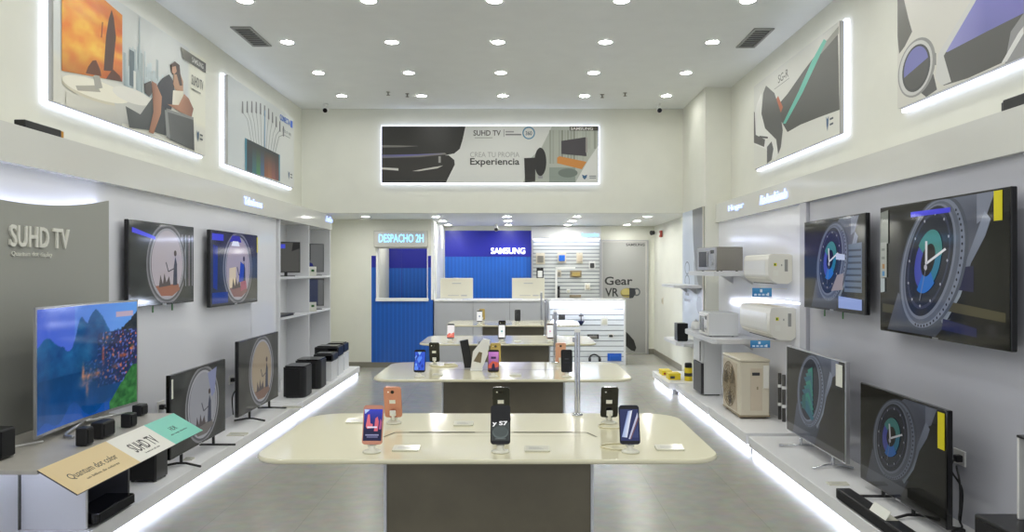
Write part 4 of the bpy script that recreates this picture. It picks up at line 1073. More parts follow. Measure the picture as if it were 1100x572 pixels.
obj('label_band',MB().lathe([(.0525,.06),(.0527,.065),(.0527,.10),(.0525,.105)],(2.29,10.36,.15),'dark_grey',26),t)
# washing picture on the column side
y0,y1,z0,z1=10.12,11.40,.75,2.47; t=thing('wall_poster','tall picture of a white washing machine and dark drapery on the column side','poster',(2.44,10.7,z0))
obj('board',MB().box(2.435,2.4495,y0,y1,z0,z1,'panel_side',.002),t)
p=Pic(); p.grid(0,0,1,1,lambda a,b:tuple(Vector((214,222,232)).lerp(Vector((196,206,220)),.5+.5*math.sin(a*7))),10,6,1)
p.poly([(.50,1),(.97,1),(.97,.4),(.9,.34),(.75,.42),(.62,.56),(.54,.75)],[(110,112,112),(96,98,98),(150,152,152),(140,142,142),(134,136,138),(120,122,124),(104,106,108)],2)
p.poly([(.62,.56),(.75,.42),(.9,.34),(.97,.4),(.97,.28),(.8,.26),(.6,.4),(.56,.6)],(176,182,190),3)
p.ring(.24,.53,.12,.055,.8,(120,132,146),3); p.ring(.24,.42,.12,.055,.8,(120,132,146),3)
p.rect(.14,.30,.34,.32,(120,128,140),3); p.rect(.10,.25,.40,.272,(90,96,106),3); p.ell(.82,.24,.12,.07,(130,136,142),4)
p.rect(.96,0,1,1,(214,208,190),5)
p.build('print','print',t,(2.4344,y1,z0),-UY,UZ,-UX,y1-y0,z1-z0)

# ------------------------------------------------------------------ left: shelving unit and its goods
Y0,YM,Y1=9.36,10.66,11.9; X0,X1=XL,-2.88
t=thing('shelving_unit','tall white open shelving unit in two bays at the end of the left wall','shelf unit',(-3.0,10.6,.15))
obj('back_panel',MB().box(X0,X0+.015,Y0,Y1,.15,2.25,'shelf_white'),t)
for y in (Y0,YM,Y1-.03):
    obj('side_panel' if y!=YM else 'divider',MB().box(X0+.015,X1,y,y+.03,.15,2.25,'shelf_white',.002),t)
for z in (1.02,1.52):
    for a,b in ((Y0+.03,YM),(YM+.03,Y1-.03)): obj('shelf_board',MB().box(X0+.015,X1,a,b,z,z+.03,'shelf_white',.002),t)
def monitor(label,x,y,z,rz,w,h,pic,deep=False):
    t=thing('monitor',label,'monitor',(x,y,z+.001),'screens on the white shelves',rz)   # local: looks to -y
    obj('housing',MB().box(-w/2,w/2,0,.02,.05,.05+h,'black_plastic',.004),t,True)
    pic.build('screen','screen_dim',t,(-w/2+.01,-.0006,.06),UX,UZ,-UY,w-.02,h-.02,local=True)
    obj('stand_neck',MB().box(-.02,.02,.02,.035,.008,.15,'black_plastic',.003),t,True)
    obj('stand_base',MB().prism(rrect(.22,.14,.03),(0,.02,0),UX,UY,UZ,.01,'black_plastic'),t,True)
    return t
p=Pic(); p.rect(0,0,1,1,(96,96,92),1); p.rect(.02,.80,.46,.94,(90,100,250),2); p.poly([(.7,.7),(1,.8),(1,1),(.75,1)],(50,50,50),2)
monitor('dark monitor with a blue glint on the upper shelf of the nearer bay',-3.0,10.02,1.55,R(28),.36,.40,p)
p=Pic(); p.rect(0,0,1,1,(120,122,122),1); p.poly([(.0,.4),(.4,.3),(.55,.0),(.0,.0)],(40,46,120),2); p.rect(.0,.4,.3,1,(40,42,50),2)
monitor('slim grey monitor on the upper shelf of the farther bay',-3.0,11.4,1.55,R(35),.30,.42,p)
p=Pic(); p.rect(0,0,1,1,(116,118,118),1); p.rect(.2,0,.7,1,(62,70,96),2)
monitor('slim grey monitor on the middle shelf of the farther bay',-3.0,11.4,1.05,R(35),.30,.40,p)
t=thing('tablet','black flat tablet lying on the middle shelf of the nearer bay','tablet',(-3.0,9.75,1.05))
obj('body',MB().box(-3.12,-2.9,9.45,10.02,1.051,1.07,'black_plastic',.005),t); obj('screen',MB().box(-3.11,-2.91,9.47,10.0,1.07,1.072,'black_gloss'),t); obj('cover',MB().box(-3.13,-2.89,9.44,10.03,1.074,1.082,'black_plastic',.003),t)
def leaf(label,x,y,z):
    t=thing('info_card',label,'card',(x,y,z+.001),'white cards on the shelves')
    obj('card',MB().box(x-.05,x+.05,y,y+.003,z+.005,z+.13,'white_sticker'),t); obj('foot',MB().box(x-.05,x+.05,y-.02,y+.03,z+.001,z+.005,'acrylic'),t)
    obj('print',MB().box(x-.02,x+.02,y-.001,y,z+.06,z+.09,'green_tag'),t)
leaf('white card in front of the upper grey monitor in the farther bay',PX(336,10.9),10.9,1.55)
leaf('white card in front of the lower grey monitor in the farther bay',PX(336,10.9),10.9,1.05)
# black speakers and players on the platform by the shelves
ZP=.15
def bigspk(label,xa,xb,y,h,round_=False):
    t=thing('party_speaker',label,'speaker',((xa+xb)/2,y,ZP),'black speakers by the shelves')
    w=xb-xa; pts=rrect(w,.34,(.02,.08,.05,.02),6,(xa+xb)/2,y+.17)
    obj('cabinet',MB().prism(pts,(0,0,ZP+.015),UX,UY,UZ,h-.03,'black_plastic'),t)
    obj('top_plate',MB().prism(rrect(w-.02,.32,.04,6,(xa+xb)/2,y+.17),(0,0,ZP+h-.015),UX,UY,UZ,.015,'black_gloss'),t)
    obj('grille',MB().box(xa+.03,xb-.06,y-.004,y+.002,ZP+.03,ZP+h-.05,'speaker_cloth',.001),t)
    obj('base',MB().prism(rrect(w-.03,.3,.04,6,(xa+xb)/2,y+.17),(0,0,ZP),UX,UY,UZ,.016,'dark_grey'),t)
bigspk('black upright speaker on the left platform beside the beige television',PX(304,8.95),PX(327.5,8.95),8.95,.37)
bigspk('black upright speaker on the left platform behind the nearer black speaker',PX(317,9.6),PX(344,9.6),9.6,.37)
def pedestal(label,x0,x1,y0,y1,h):
    t=thing('pedestal',label,'pedestal',((x0+x1)/2,y0,ZP),'white pedestals by the shelves')
    obj('body',MB().box(x0,x1,y0,y1,ZP,ZP+h-.012,'shelf_white',.004),t); obj('top',MB().box(x0-.006,x1+.006,y0-.006,y1+.006,ZP+h-.012,ZP+h,'white_lacquer',.003),t)
def player(label,x0,x1,y0,y1,z,h):
    t=thing('audio_player',label,'audio player',((x0+x1)/2,y0,z),'black players on white pedestals')
    obj('body',MB().box(x0,x1,y0,y1,z+.008,z+h,'black_plastic',.015,3),t); obj('front_panel',MB().box(x0+.02,x1-.02,y0-.004,y0,z+.02,z+h-.02,'black_gloss',.001),t)
    obj('base',MB().box(x0+.02,x1-.02,y0+.02,y1-.02,z,z+.009,'dark_grey'),t)
    obj('lid',MB().box(x0+.03,x1-.03,y0+.03,y1-.03,z+h,z+h+.012,'black_gloss',.005),t)
xa=[(345,356,10.3),(353,364,10.85),(361,370,11.4)]
for i,(a,b,y) in enumerate(xa):
    n_=['nearest','middle','farthest'][i]
    x0,x1=PX(a,y)-.06,PX(b,y)
    pedestal('white pedestal at the end of the left platform, %s of three'%n_,x0,x1,y,y+.3,.26)
player('black audio player on the nearest white pedestal by the shelves',PX(337,10.3),PX(358,10.3),10.28,10.6,ZP+.26,.1)
player('black audio player on the middle white pedestal by the shelves',PX(338,10.85),PX(364,10.85),10.83,11.15,ZP+.26,.14)
player('black audio player on the farthest white pedestal by the shelves',PX(350,11.4),PX(370,11.4),11.38,11.7,ZP+.26,.13)
pcard('white price card on the left platform near the black speakers',PX(313,8.3),8.3,.155,.2,.08)
pcard('white price card on the left platform between the standing televisions',PX(255,6.95),6.95,.155,.16,.1)
pcard('small white price card near the front edge of the left platform by the teal card',PX(203,6.05),6.05,.155,.07,.05)
pcard('white price card on the right platform near the far end of the soundbar',PX(900,5.35),5.35,.155,.14,.06)
# ------------------------------------------------------------------ tables
TT=.93
def make_table(label,y,W_=1.72,cx=-.11):
    t=thing('display_table',label,'table',(cx,y+.47,0),'cream display tables in the aisle')
    top=rrect(W_,.94,(.13,.13,.16,.16),8)
    def inset(k): return rrect(W_-2*k,.94-2*k,(.13-k,.13-k,.16-k,.16-k),8)
    mb=MB(); n=len(top); rings=[(inset(.012),TT-.02),(inset(.002),TT-.016),(top,TT-.010),(inset(.002),TT-.004),(inset(.006),TT)]
    vs=[(a,b,z) for r,z in rings for a,b in r]; fs=[]
    for k in range(len(rings)-1):
        for i in range(n): fs.append([k*n+i,k*n+(i+1)%n,(k+1)*n+(i+1)%n,(k+1)*n+i])
    mb.add(vs,fs,'table_top',True); mb.add([vs[(len(rings)-1)*n+i] for i in range(n)],[list(range(n))],'table_top'); mb.add([vs[i] for i in range(n)],[list(range(n))[::-1]],'table_edge')
    obj('tabletop',mb,t,True)
    mb=MB(); W=.0035
    def groove(a,b,w=W*1.4):
        d=Vector(b)-Vector(a); nx=Vector((-d.y,d.x,0)).normalized()*w; z=Vector((0,0,TT+.0006)); a=Vector(a+(0,)) if len(a)==2 else Vector(a); b=Vector(b+(0,)) if len(b)==2 else Vector(b)
        mb.add([a-nx+z,b-nx+z,b+nx+z,a+nx+z],[[0,1,2,3]],'slot')
    groove((-.42,.015,0),(.42,.015,0),.0055); groove((-.42,.015,0),(-.455,-.075,0)); groove((.42,.015,0),(.455,-.075,0))
    groove((-.36,.017,0),(-.07,.017,0),.011); groove((.1,.017,0),(.36,.017,0),.010); groove((-.40,-.06,0),(.40,-.06,0),.0012)
    obj('cable_slot',mb,t,True)
    b=obj('base',MB().box(-.39,.40,-.38,.38,.012,TT-.02,'table_base'),t,True)
    mb=MB().box(-.402,-.391,-.385,.385,.012,TT-.021,'base_edge').box(.401,.412,-.385,.385,.012,TT-.021,'base_edge').box(-.402,.412,.381,.392,.012,TT-.021,'base_edge')
    obj('side_panel',mb,t,True)
    obj('plinth',MB().box(-.38,.39,-.36,.36,0,.013,'black_plastic'),t,True)
    return t
TY=[2.91,5.02,7.42,9.88]
make_table('nearest cream display table with rounded corners and dark base',TY[0],1.80,-.117)
tb=make_table('second cream display table from the camera, carrying the white slanted frame',TY[1],1.72,-.10)
dup(tb,(-.095,TY[2]+.45,0),'third cream display table from the camera')
dup(tb,(-.06,TY[3]+.42,0),'farthest cream display table, just before the grey counter')

# security posts at the back edge of tables
def post(label,x,y,h=.42):
    t=thing('security_post',label,'post',(x,y,TT),'chrome posts on the tables')
    obj('base',MB().lathe([(.028,0),(.028,.006),(.02,.01),(.012,.012)],(x,y,TT),'chrome',24),t)
    for dx in (-.0072,.0072): obj('tube',MB().cyl((x+dx,y,TT+.008),(x+dx,y,TT+h),.0065,.0065,'chrome',16),t)
    obj('cap',MB().box(x-.015,x+.015,y-.01,y+.01,TT+h-.012,TT+h+.004,'white_plastic',.002),t)
    obj('clip',MB().box(x-.024,x-.012,y-.012,y+.004,TT+h-.06,TT+h-.035,'silver',.002),t)
post('thin chrome post at the back edge of the nearest cream table',.293,TY[0]+.88)
post('thin chrome post at the back edge of the second cream table',.287,TY[1]+.88,.40)
post('thin chrome post at the back edge of the third cream table',.30,TY[2]+.86,.40)
post('thin chrome post at the back edge of the farthest cream table',.33,TY[3]+.84,.40)

# telephones on stands; local frame: the phone looks to -y
TILT=R(17)
def stand(label,x,y,rz=0,group='telephone stands'):
    t=thing('phone_stand',label,'phone stand',(x,y,TT+.001),group,rz)
    obj('base',MB().lathe([(.036,0),(.036,.003),(.03,.007),(.016,.011),(.011,.024)],(0,.0,0),'acrylic',26),t,True)
    obj('neck',MB().tube(curve([(0,.004,.012),(0,.020,.03),(0,.036,.052)],6),.007,'white_plastic',12),t,True)
    obj('pad',MB().box(-.014,.014,0,.008,-.014,.014,'white_plastic',.003,2,Matrix.Translation((0,.026,.052))@Matrix.Rotation(-TILT,4,'X')),t,True)
    obj('lip',MB().prism([(-.004,.022),(.014,.022),(.014,.026),(-.004,.026)],(-.016,0,0),UY,UZ,UX,.032,'acrylic').box(-.006,.006,.0,.012,.012,.0255,'white_plastic',.002),t,True)
    return t
def phone(label,x,y,rz,body,pic,w=.076,h=.153,sticker=True,group='telephones on the cream tables'):
    t=thing('smartphone',label,'telephone',(x,y,TT+.031),group,rz)
    M=Matrix.Translation((0,-.002,0))@Matrix.Rotation(-TILT,4,'X')
    def prismM(pts,yy,d,m):
        mb=MB(); mb.prism(pts,(0,yy,h/2),UX,UZ,UY,d,m,M); return mb
    obj('body',prismM(rrect(w,h,.012,5),0,.0085,body),t,True)
    mb=prismM(rrect(w-.004,h-.004,.011,5),-.0007,.0007,'black_gloss' if body!='rose_gold' else 'rose_gold'); obj('glass',mb,t,True)
    n=M.to_3x3()@Vector((0,-1,0)); u=UX; v=M.to_3x3()@UZ
    pic.build('screen','phone_screen',t,M@Vector((-w/2+.004,-.0011,.014)),u,v,n,w-.008,h-.03,local=True)
    c=obj('rear_camera',MB().cyl((0,.0085,h-.024),(0,.0102,h-.024),.0085,.008,'black_gloss',18,M).box(.016,.022,.0085,.0092,h-.027,h-.021,'white_plastic',0,2,M),t,True)
    if sticker: obj('rear_sticker',MB().box(-.012,.016,.0085,.0092,h*.46,h*.58,'white_sticker',0,2,M),t,True)
    obj('side_key',MB().box(w/2-.0004,w/2+.0012,.003,.0058,h*.6,h*.68,body,0,2,M),t,True)
    return t
def home(p): p.rect(.42,-.0,.58,.02,(60,60,60),5); return p
def scr_red():
    p=Pic(); p.grid(0,0,1,1,lambda a,b:tuple(Vector((16,16,60)).lerp(Vector((60,70,210)),max(0,b-.3)*1.3)),6,10,1)
    p.poly([(.12,.45),(.2,.82),(.3,.84),(.36,.55),(.5,.52),(.48,.40),(.2,.38)],(225,110,125),2); p.poly([(.58,.30),(.62,.70),(.74,.76),(.82,.6),(.78,.3)],(215,100,120),2); p.poly([(.84,.36),(.9,.7),(.98,.6),(.96,.36)],(170,80,130),2)
    p.rect(.2,.40,.74,.45,(230,220,240),3); p.poly([(.05,.85),(.3,.98),(.0,1)],(190,210,250),3); p.rect(.12,.16,.85,.2,(150,150,190),3); p.rect(.2,.1,.8,.13,(120,120,160),3); return p
def scr_s7():
    p=Pic(); p.rect(0,0,1,1,(8,9,9),1); p.poly([(0,0),(1,0),(1,.58),(0,.52)],[(48,52,50),(48,52,50),(66,72,70),(56,62,60)],2); p.ell(.5,.26,.44,.2,(92,102,100),2.5); p.ell(.5,.29,.40,.17,(74,82,80),2.7)
    p.text('y S7',.04,.45,.90,.62,(248,248,248),4,.03); p.rect(.2,.05,.8,.07,(110,116,114),3); return p
def scr_wave():
    p=Pic(); p.grid(0,0,1,1,lambda a,b:(36,44,92),2,2,1); p.poly([(.06,.12),(.34,.1),(.68,.96),(.44,.94)],[(150,170,220),(215,222,240),(235,238,248),(120,140,200)],2); p.poly([(.42,.06),(.5,.05),(.98,.76),(.96,.9)],(190,190,215),3); p.poly([(.5,.05),(.56,.05),(1,.66),(.98,.76)],(110,80,90),3); p.poly([(.6,.1),(.98,.1),(.98,.55)],(52,62,110),2); return p
def scr_blue():
    p=Pic(); p.rect(0,0,1,1,(50,90,215),1); random.seed(4)
    for k in range(16):
        u,v=random.random(),random.random(); c=random.choice([(120,170,250),(90,140,245),(30,60,170),(150,200,252)]); r=.1+.12*random.random(); p.poly([(u,v+r),(u+r,v),(u,v-r),(u-r,v)],c,2+k*.05)
    return p
def scr_pop():
    p=Pic(); p.poly([(0,0),(1,0),(1,1),(0,1)],[(70,30,50),(60,24,40),(215,140,210),(190,120,200)],1); p.poly([(0,.28),(.4,.5),(1,.42),(1,.2),(.5,.1),(0,.12)],(205,90,70),2); p.rect(.25,.62,.75,.74,(60,30,70),3); p.poly([(.3,.0),(.7,0),(.62,.3),(.5,.4),(.36,.3)],(40,34,60),3); return p
def scr_dark():
    p=Pic(); p.rect(0,0,1,1,(12,12,14),1); p.rect(.3,.6,.7,.63,(80,84,90),2); p.rect(.2,.4,.8,.42,(46,48,54),2); return p
def scr_plain(bottom=(235,110,90)):
    p=Pic(); p.rect(0,0,1,1,(245,240,240),1); p.poly([(0,0),(1,0),(1,.42),(.6,.3),(.3,.36),(0,.2)],bottom,2); p.poly([(.2,.1),(.8,.2),(.6,.3)],(250,160,140),3); return p
def scr_white(ink=(120,190,190)):
    p=Pic(); p.rect(0,0,1,1,(248,248,246),1); p.ell(.5,.5,.14,.09,ink,2,18); p.rect(.3,.3,.7,.32,(200,205,205),2); return p
def pair(px,Y,front,label,slabel,body,pic,sticker=True,w=.076):
    x=PX(px,Y); rz=0 if front else math.pi
    stand(slabel,x,Y,rz); phone(label,x,Y,rz,body,pic,w=w,sticker=sticker)
pair(399.5,3.03,1,'rose telephone with blue and pink picture at the front left of the nearest table','stand under the rose telephone at the front left of the nearest table','rose_gold',scr_red(),w=.08)
pair(537.5,3.03,1,'black telephone reading y S7 at the front middle of the nearest table','stand under the black telephone at the front middle of the nearest table','black_gloss',scr_s7(),w=.078)
pair(677,3.03,1,'dark blue telephone with silver wave picture front right on the nearest table','stand under the dark blue telephone at the front right of the nearest table','navy_gloss',scr_wave(),w=.08)
pair(423,3.6,0,'rose telephone seen from behind at the back left of the nearest table','stand under the rose telephone at the back left of the nearest table','rose_gold',scr_red(),w=.08)
pair(538.5,3.6,0,'dark olive telephone seen from behind at the back middle of the nearest table','stand under the dark telephone at the back middle of the nearest table','onyx',scr_dark(),w=.078)
pair(654,3.6,0,'black telephone seen from behind at the back right of the nearest table','stand under the black telephone at the back right of the nearest table','black_gloss',scr_wave(),w=.08)
pair(450.5,5.14,1,'telephone with bright blue pattern at the front left of the second table','stand under the blue patterned telephone on the second table','black_gloss',scr_blue())
pair(467,5.74,0,'dark telephone seen from behind at the back left of the second table','stand under the dark telephone at the back left of the second table','onyx',scr_dark())
pair(530,5.14,1,'telephone with violet and orange picture at the front middle of the second table','stand under the violet picture telephone on the second table','gold',scr_pop())
pair(532.5,5.70,0,'gold telephone seen from behind at the back middle of the second table','stand under the gold telephone at the back middle of the second table','gold',scr_dark(),False)
pair(609,5.14,1,'telephone with dark screen at the front right of the second table','stand under the dark screen telephone on the second table','black_gloss',scr_dark())
pair(602,5.72,0,'pink telephone seen from behind at the back right of the second table','stand under the pink telephone at the back right of the second table','pink',scr_dark(),False)
pair(484,7.6,1,'telephone with white and red picture on the third table','stand under the white and red picture telephone on the third table','white_plastic',scr_plain())
pair(539,7.6,1,'telephone with white screen at the middle of the third table','stand under the white screen telephone on the third table','black_gloss',scr_white(),w=.07)
pair(539.5,8.15,0,'dark telephone seen from behind at the back middle of the third table','stand under the dark telephone at the back middle of the third table','black_gloss',scr_dark(),False)
pair(591,7.6,1,'telephone with pale pink screen at the right of the third table','stand under the pale pink telephone on the third table','pink',scr_white((230,170,200)),w=.07)
pair(515,10.0,1,'telephone with white screen on the left of the farthest table','stand under the white screen telephone on the farthest table','white_plastic',scr_white((90,110,150)))
pair(518,10.5,0,'gold telephone seen from behind on the left of the farthest table','stand under the gold telephone on the farthest table','gold',scr_dark(),False)
pair(556,10.2,1,'black telephone on the right of the farthest table','stand under the black telephone on the farthest table','black_gloss',scr_dark())
for lab,px,Y,w in (('clear price card beside the rose telephone at the front of the nearest table',436.5,3.07,.105),('clear price card beside the black telephone at the front of the nearest table',577,3.06,.10),('clear price card at the front right end of the nearest table',719,3.08,.11),
                 ('clear price card at the back of the nearest table left of its middle',498,3.56,.09),('clear price card at the back left of the nearest table',382,3.62,.08),
                 ('small grey price card at the front of the second table right of its middle',553.5,5.2,.08),('clear price card at the front left of the second table',470,5.2,.07),('small price card at the front of the third table',556,7.62,.07)):
    pcard(lab,PX(px,Y),Y,TT,w,.06)
def coil(label,x,y,pts,r=.0035):
    tag(obj('security_cable',MB().tube(curve([(x+a,y+b,TT+r+c) for a,b,c in pts],8),r,'table_top',8)),label,'cable','cream security cables')
coil('cream security cable looping beside the dark blue telephone on the nearest table',PX(655,3.1),3.1,[(.08,-.05,0),(.0,-.03,0),(-.035,.02,0),(0,.06,0),(.08,.07,0)])
coil('cream security cable looping before the back right telephone on the nearest table',PX(652,3.5),3.5,[(.09,.0,0),(.03,-.03,0),(-.03,-.01,0),(-.03,.05,0),(.0,.08,0)])
coil('cream security cable coiled at the back left of the second table',PX(477,5.75),5.72,[(-.1,0,0),(-.06,-.07,0),(.03,-.08,0),(.1,-.03,0),(.08,.04,0),(.0,.05,0)],.006)

# white slanted frame with dark cases behind it on the second table
Y=5.45; t=thing('product_stand','white slanted display frame with a window on the second table','display stand',(PX(513,Y),Y,TT))
out=[(505.5,395.5),(508,376),(519,362),(526.5,363.5),(524,379),(517,396.5)]; win=[(508.5,386.5),(514.5,376),(518,377),(516.5,388.5)]
o3=[(PX(a,Y),PZ(b,Y)) for a,b in out]; w3=[(PX(a,Y),PZ(b,Y)) for a,b in win]
zmin=min(b for a,b in o3); o3=[(a,b-zmin+TT) for a,b in o3]; w3=[(a,b-zmin+TT) for a,b in w3]
mb=MB(); D=.03
ring_o=[o3[0],o3[2],o3[3],o3[5]]; 
quads=[([o3[0],o3[1],o3[2],w3[1],w3[0]]),([o3[2],o3[3],w3[2],w3[1]]),([o3[3],o3[4],o3[5],w3[3],w3[2]]),([o3[5],o3[0],w3[0],w3[3]])]
for qd in quads: mb.prism(qd,(0,Y,0),UX,UZ,UY,D,'white_plastic')
obj('frame',mb,t)
obj('foot',MB().box(PX(505,Y),PX(518,Y),Y-.02,Y+.09,TT,TT+.008,'white_plastic',.002),t)
obj('backing',MB().prism([(w3[0][0],w3[0][1]),(w3[3][0],w3[3][1]),(w3[2][0],w3[2][1]),(w3[1][0],w3[1][1])],(0,Y+D*.7,0),UX,UZ,UY,.004,'ac_dark'),t)
for i,(a,b,lab) in enumerate(((500.0,507.5,'dark slim case leaning behind the white slanted frame, left one'),(506.5,516,'dark slim case leaning behind the white slanted frame, right one'))):
    y=5.56+.07*i; t=thing('tablet_case',lab,'case',(PX(504,y),y,TT),'dark cases on the second table')
    M=Matrix.Translation((PX((a+b)/2,y),y,TT))@Matrix.Rotation(R(-10+26*i),4,'Y')
    obj('cover',MB().box(-.03,.03,0,.012,.004,.21-.02*i,'black_plastic',.004,2,M),t); obj('trim',MB().box(-.034,-.03,-.001,.013,.004,.21-.02*i,'silver',0,2,M),t); obj('foot',MB().box(PX((a+b)/2,y)-.03,PX((a+b)/2,y)+.03,y-.01,y+.03,TT,TT+.006,'silver'),t)

# ------------------------------------------------------------------ rear: counter, lit display, walls
t=thing('service_counter','long grey service counter with panel seams at the back of the shop','counter',(-.45,13.2,0))
x0,x1,yc=-1.4,.50,12.955
for a,b in ((x0,PX(508,yc)-.004),(PX(508,yc)+.004,PX(547.5,yc)-.004),(PX(547.5,yc)+.004,x1)): obj('front_panel',MB().box(a,b,yc,yc+.02,.06,1.10,'counter_grey',.002),t)
obj('body',MB().box(x0,x1,yc+.021,yc+.55,0,1.10,'counter_seam'),t); obj('worktop',MB().box(x0,x1,yc-.015,yc+.6,1.10,1.13,'white_lacquer',.004),t)
def monitor_back(label,pa,pb):
    y=13.15; x0,x1=PX(pa,y),PX(pb,y); t=thing('computer_monitor',label,'monitor',((x0+x1)/2,y,1.13),'cream monitors on the counter')
    obj('housing',MB().box(x0,x1,y,y+.035,1.145,PZ(299,y),'monitor_back',.006),t)
    obj('rear_cover',MB().box(x0+.1,x1-.1,y-.025,y,1.19,1.36,'monitor_back',.01),t) if False else obj('rear_plate',MB().box(x0+.2,x1-.2,y-.003,y,1.395,1.41,'silver').box(x0+.13,x1-.24,y-.003,y,1.19,1.2,'silver').box(x1-.2,x1-.1,y-.003,y,1.185,1.205,'silver'),t)
    obj('screen',MB().box(x0+.015,x1-.015,y+.035,y+.037,1.16,PZ(300,y),'black_gloss'),t)
    obj('stand',MB().box((x0+x1)/2-.09,(x0+x1)/2+.09,y-.03,y+.14,1.13,1.146,'white_plastic',.004),t)
monitor_back('cream computer monitor seen from behind on the counter, left one',473,508)
monitor_back('cream computer monitor seen from behind on the counter, right one',550,585)
t=thing('wall_panel','big blue ribbed wall panel with glowing white maker name behind the counter','wall panel',(-.56,14.94,.0))
yw=14.93; x0,x1=PX(478,yw),PX(572,yw); zt=PZ(248,yw); zmid=PZ(276,yw)
obj('lower_field',MB().box(x0,x1,yw,yw+.019,0,zmid,'blue_slats'),t); obj('upper_field',MB().box(x0,x1,yw-.004,yw+.019,zmid,zt,'blue_dark'),t)
mb=MB(); letters(mb,'SAMSUNG',(PX(527.5,yw),yw-.03,PZ(273,yw)),UX,UZ,-UY,PX(564,yw)-PX(527.5,yw),PZ(266.5,yw)-PZ(273,yw),.03,'sign_white',.012); obj('lettering',mb,t)

def slatwall(label,name,x0,x1,y,z0,z1,pitch=.085,ma='slat_white',mg='slat_groove'):
    t=thing(name,label,'display wall',((x0+x1)/2,y,z0))
    mb=MB().box(x0,x1,y,y+.01,z0,z1,mg); z=z0
    while z<z1-.02: mb.box(x0,x1,y-.014,y,z+.008,min(z+pitch-.008,z1),ma); z+=pitch
    obj('slat_board',mb,t); return t
ys=14.90; x0,x1=PX(572.5,ys),PX(644,ys); zh=PZ(257,ys)
t=slatwall('tall white slatted accessory wall beside the blue panel at the back','slat_wall',x0,x1,ys,.2,zh,.07,'slat_plain','slat_dark')
obj('header',MB().box(x0-.03,x1+.02,ys-.08,ys+.05,zh,ZM-.01,'white_lacquer',.005),t)
obj('side_frame',MB().box(x1,x1+.025,ys-.04,ys+.04,0,zh,'silver',.003),t); obj('side_frame',MB().box(x0-.03,x0,ys-.04,ys+.04,0,zh,'silver',.003),t)
obj('light_strip',MB().box(x0+.02,x1-.02,ys-.07,ys-.05,zh-.012,zh-.001,'led_table'),t)
mb=MB(); letters(mb,'Accesorios',(PX(624,ys-.08),ys-.08,PZ(254.5,ys)),UX,UZ,-UY,PX(643,ys)-PX(624,ys),.075,.01,'sign_cyan',.01); obj('lettering',mb,t)
obj('plinth',MB().box(x0,x1,ys-.01,ys+.04,0,.2,'white_lacquer'),t)
def pack(label,px,py,w,h,body,win,y,group='hanging accessory packs'):
    x,z=PX(px,y),PZ(py,y); t=thing('accessory_pack',label,'accessory',(x,y,z-h/2),group)
    obj('backing_card',MB().box(x-w/2,x+w/2,y-.006,y,z-h/2,z+h/2,body,.001),t)
    obj('blister',MB().box(x-w*.34,x+w*.34,y-.05,y-.006,z-h*.34,z+h*.24,win,.008),t)
    obj('hook',MB().tube([(x,y+.006,z+h*.44),(x,y-.06,z+h*.44),(x,y-.064,z+h*.46)],.004,'chrome',8),t)
yk=ys-.022
for lab,px,py,w,h,b,wn in (('grey accessory pack at the upper left of the rear slatted wall',580.5,278,.17,.22,'ac_beige','steel'),
    ('accessory pack with a blue front at the upper middle of the rear slatted wall',603.5,277,.17,.20,'ac_beige','blue_mid'),
    ('beige accessory pack at the upper right of the rear slatted wall',622.5,277.5,.12,.21,'ac_beige','ac_beige_panel'),
    ('white camera pack with a dark lens at the right of the rear slatted wall',636,285,.12,.16,'white_plastic','dark_grey'),
    ('black and white pack at the left of the rear slatted wall under the grey one',580,294,.13,.22,'black_plastic','white_plastic'),
    ('small grey pack low in the middle of the rear slatted wall',600.5,294,.08,.13,'ac_beige','steel'),
    ('wide tan pack at the middle of the rear slatted wall',618.5,294.5,.22,.13,'ac_dark','gold'),
    ('black slim pack standing low in the middle of the rear slatted wall',599.5,314,.07,.22,'black_plastic','dark_grey'),
    ('white pack at the lower right of the rear slatted wall',631,308,.11,.14,'white_plastic','ac_beige'),
    ('tiny pale pack near the bottom of the rear slatted wall',610.5,313,.07,.08,'white_plastic','acrylic'),
    ('low dark pack along the bottom of the rear slatted wall',618,318.5,.22,.05,'ac_dark','ac_dark')):
    pack(lab,px,py,w,h,b,wn,yk)
obj_t=thing('display_post','slim white upright post in front of the rear slatted wall','post',(PX(597.5,14.7),14.7,0))
obj('post',MB().box(PX(596.5,14.7),PX(598.6,14.7),14.69,14.71,.02,PZ(288,14.7),'white_plastic'),obj_t); obj('arm',MB().box(PX(596.5,14.7),PX(618,14.7),14.69,14.71,PZ(289,14.7),PZ(287,14.7),'white_plastic'),obj_t); obj('base',MB().box(PX(595,14.7),PX(600,14.7),14.6,14.8,0,.02,'white_plastic'),obj_t)
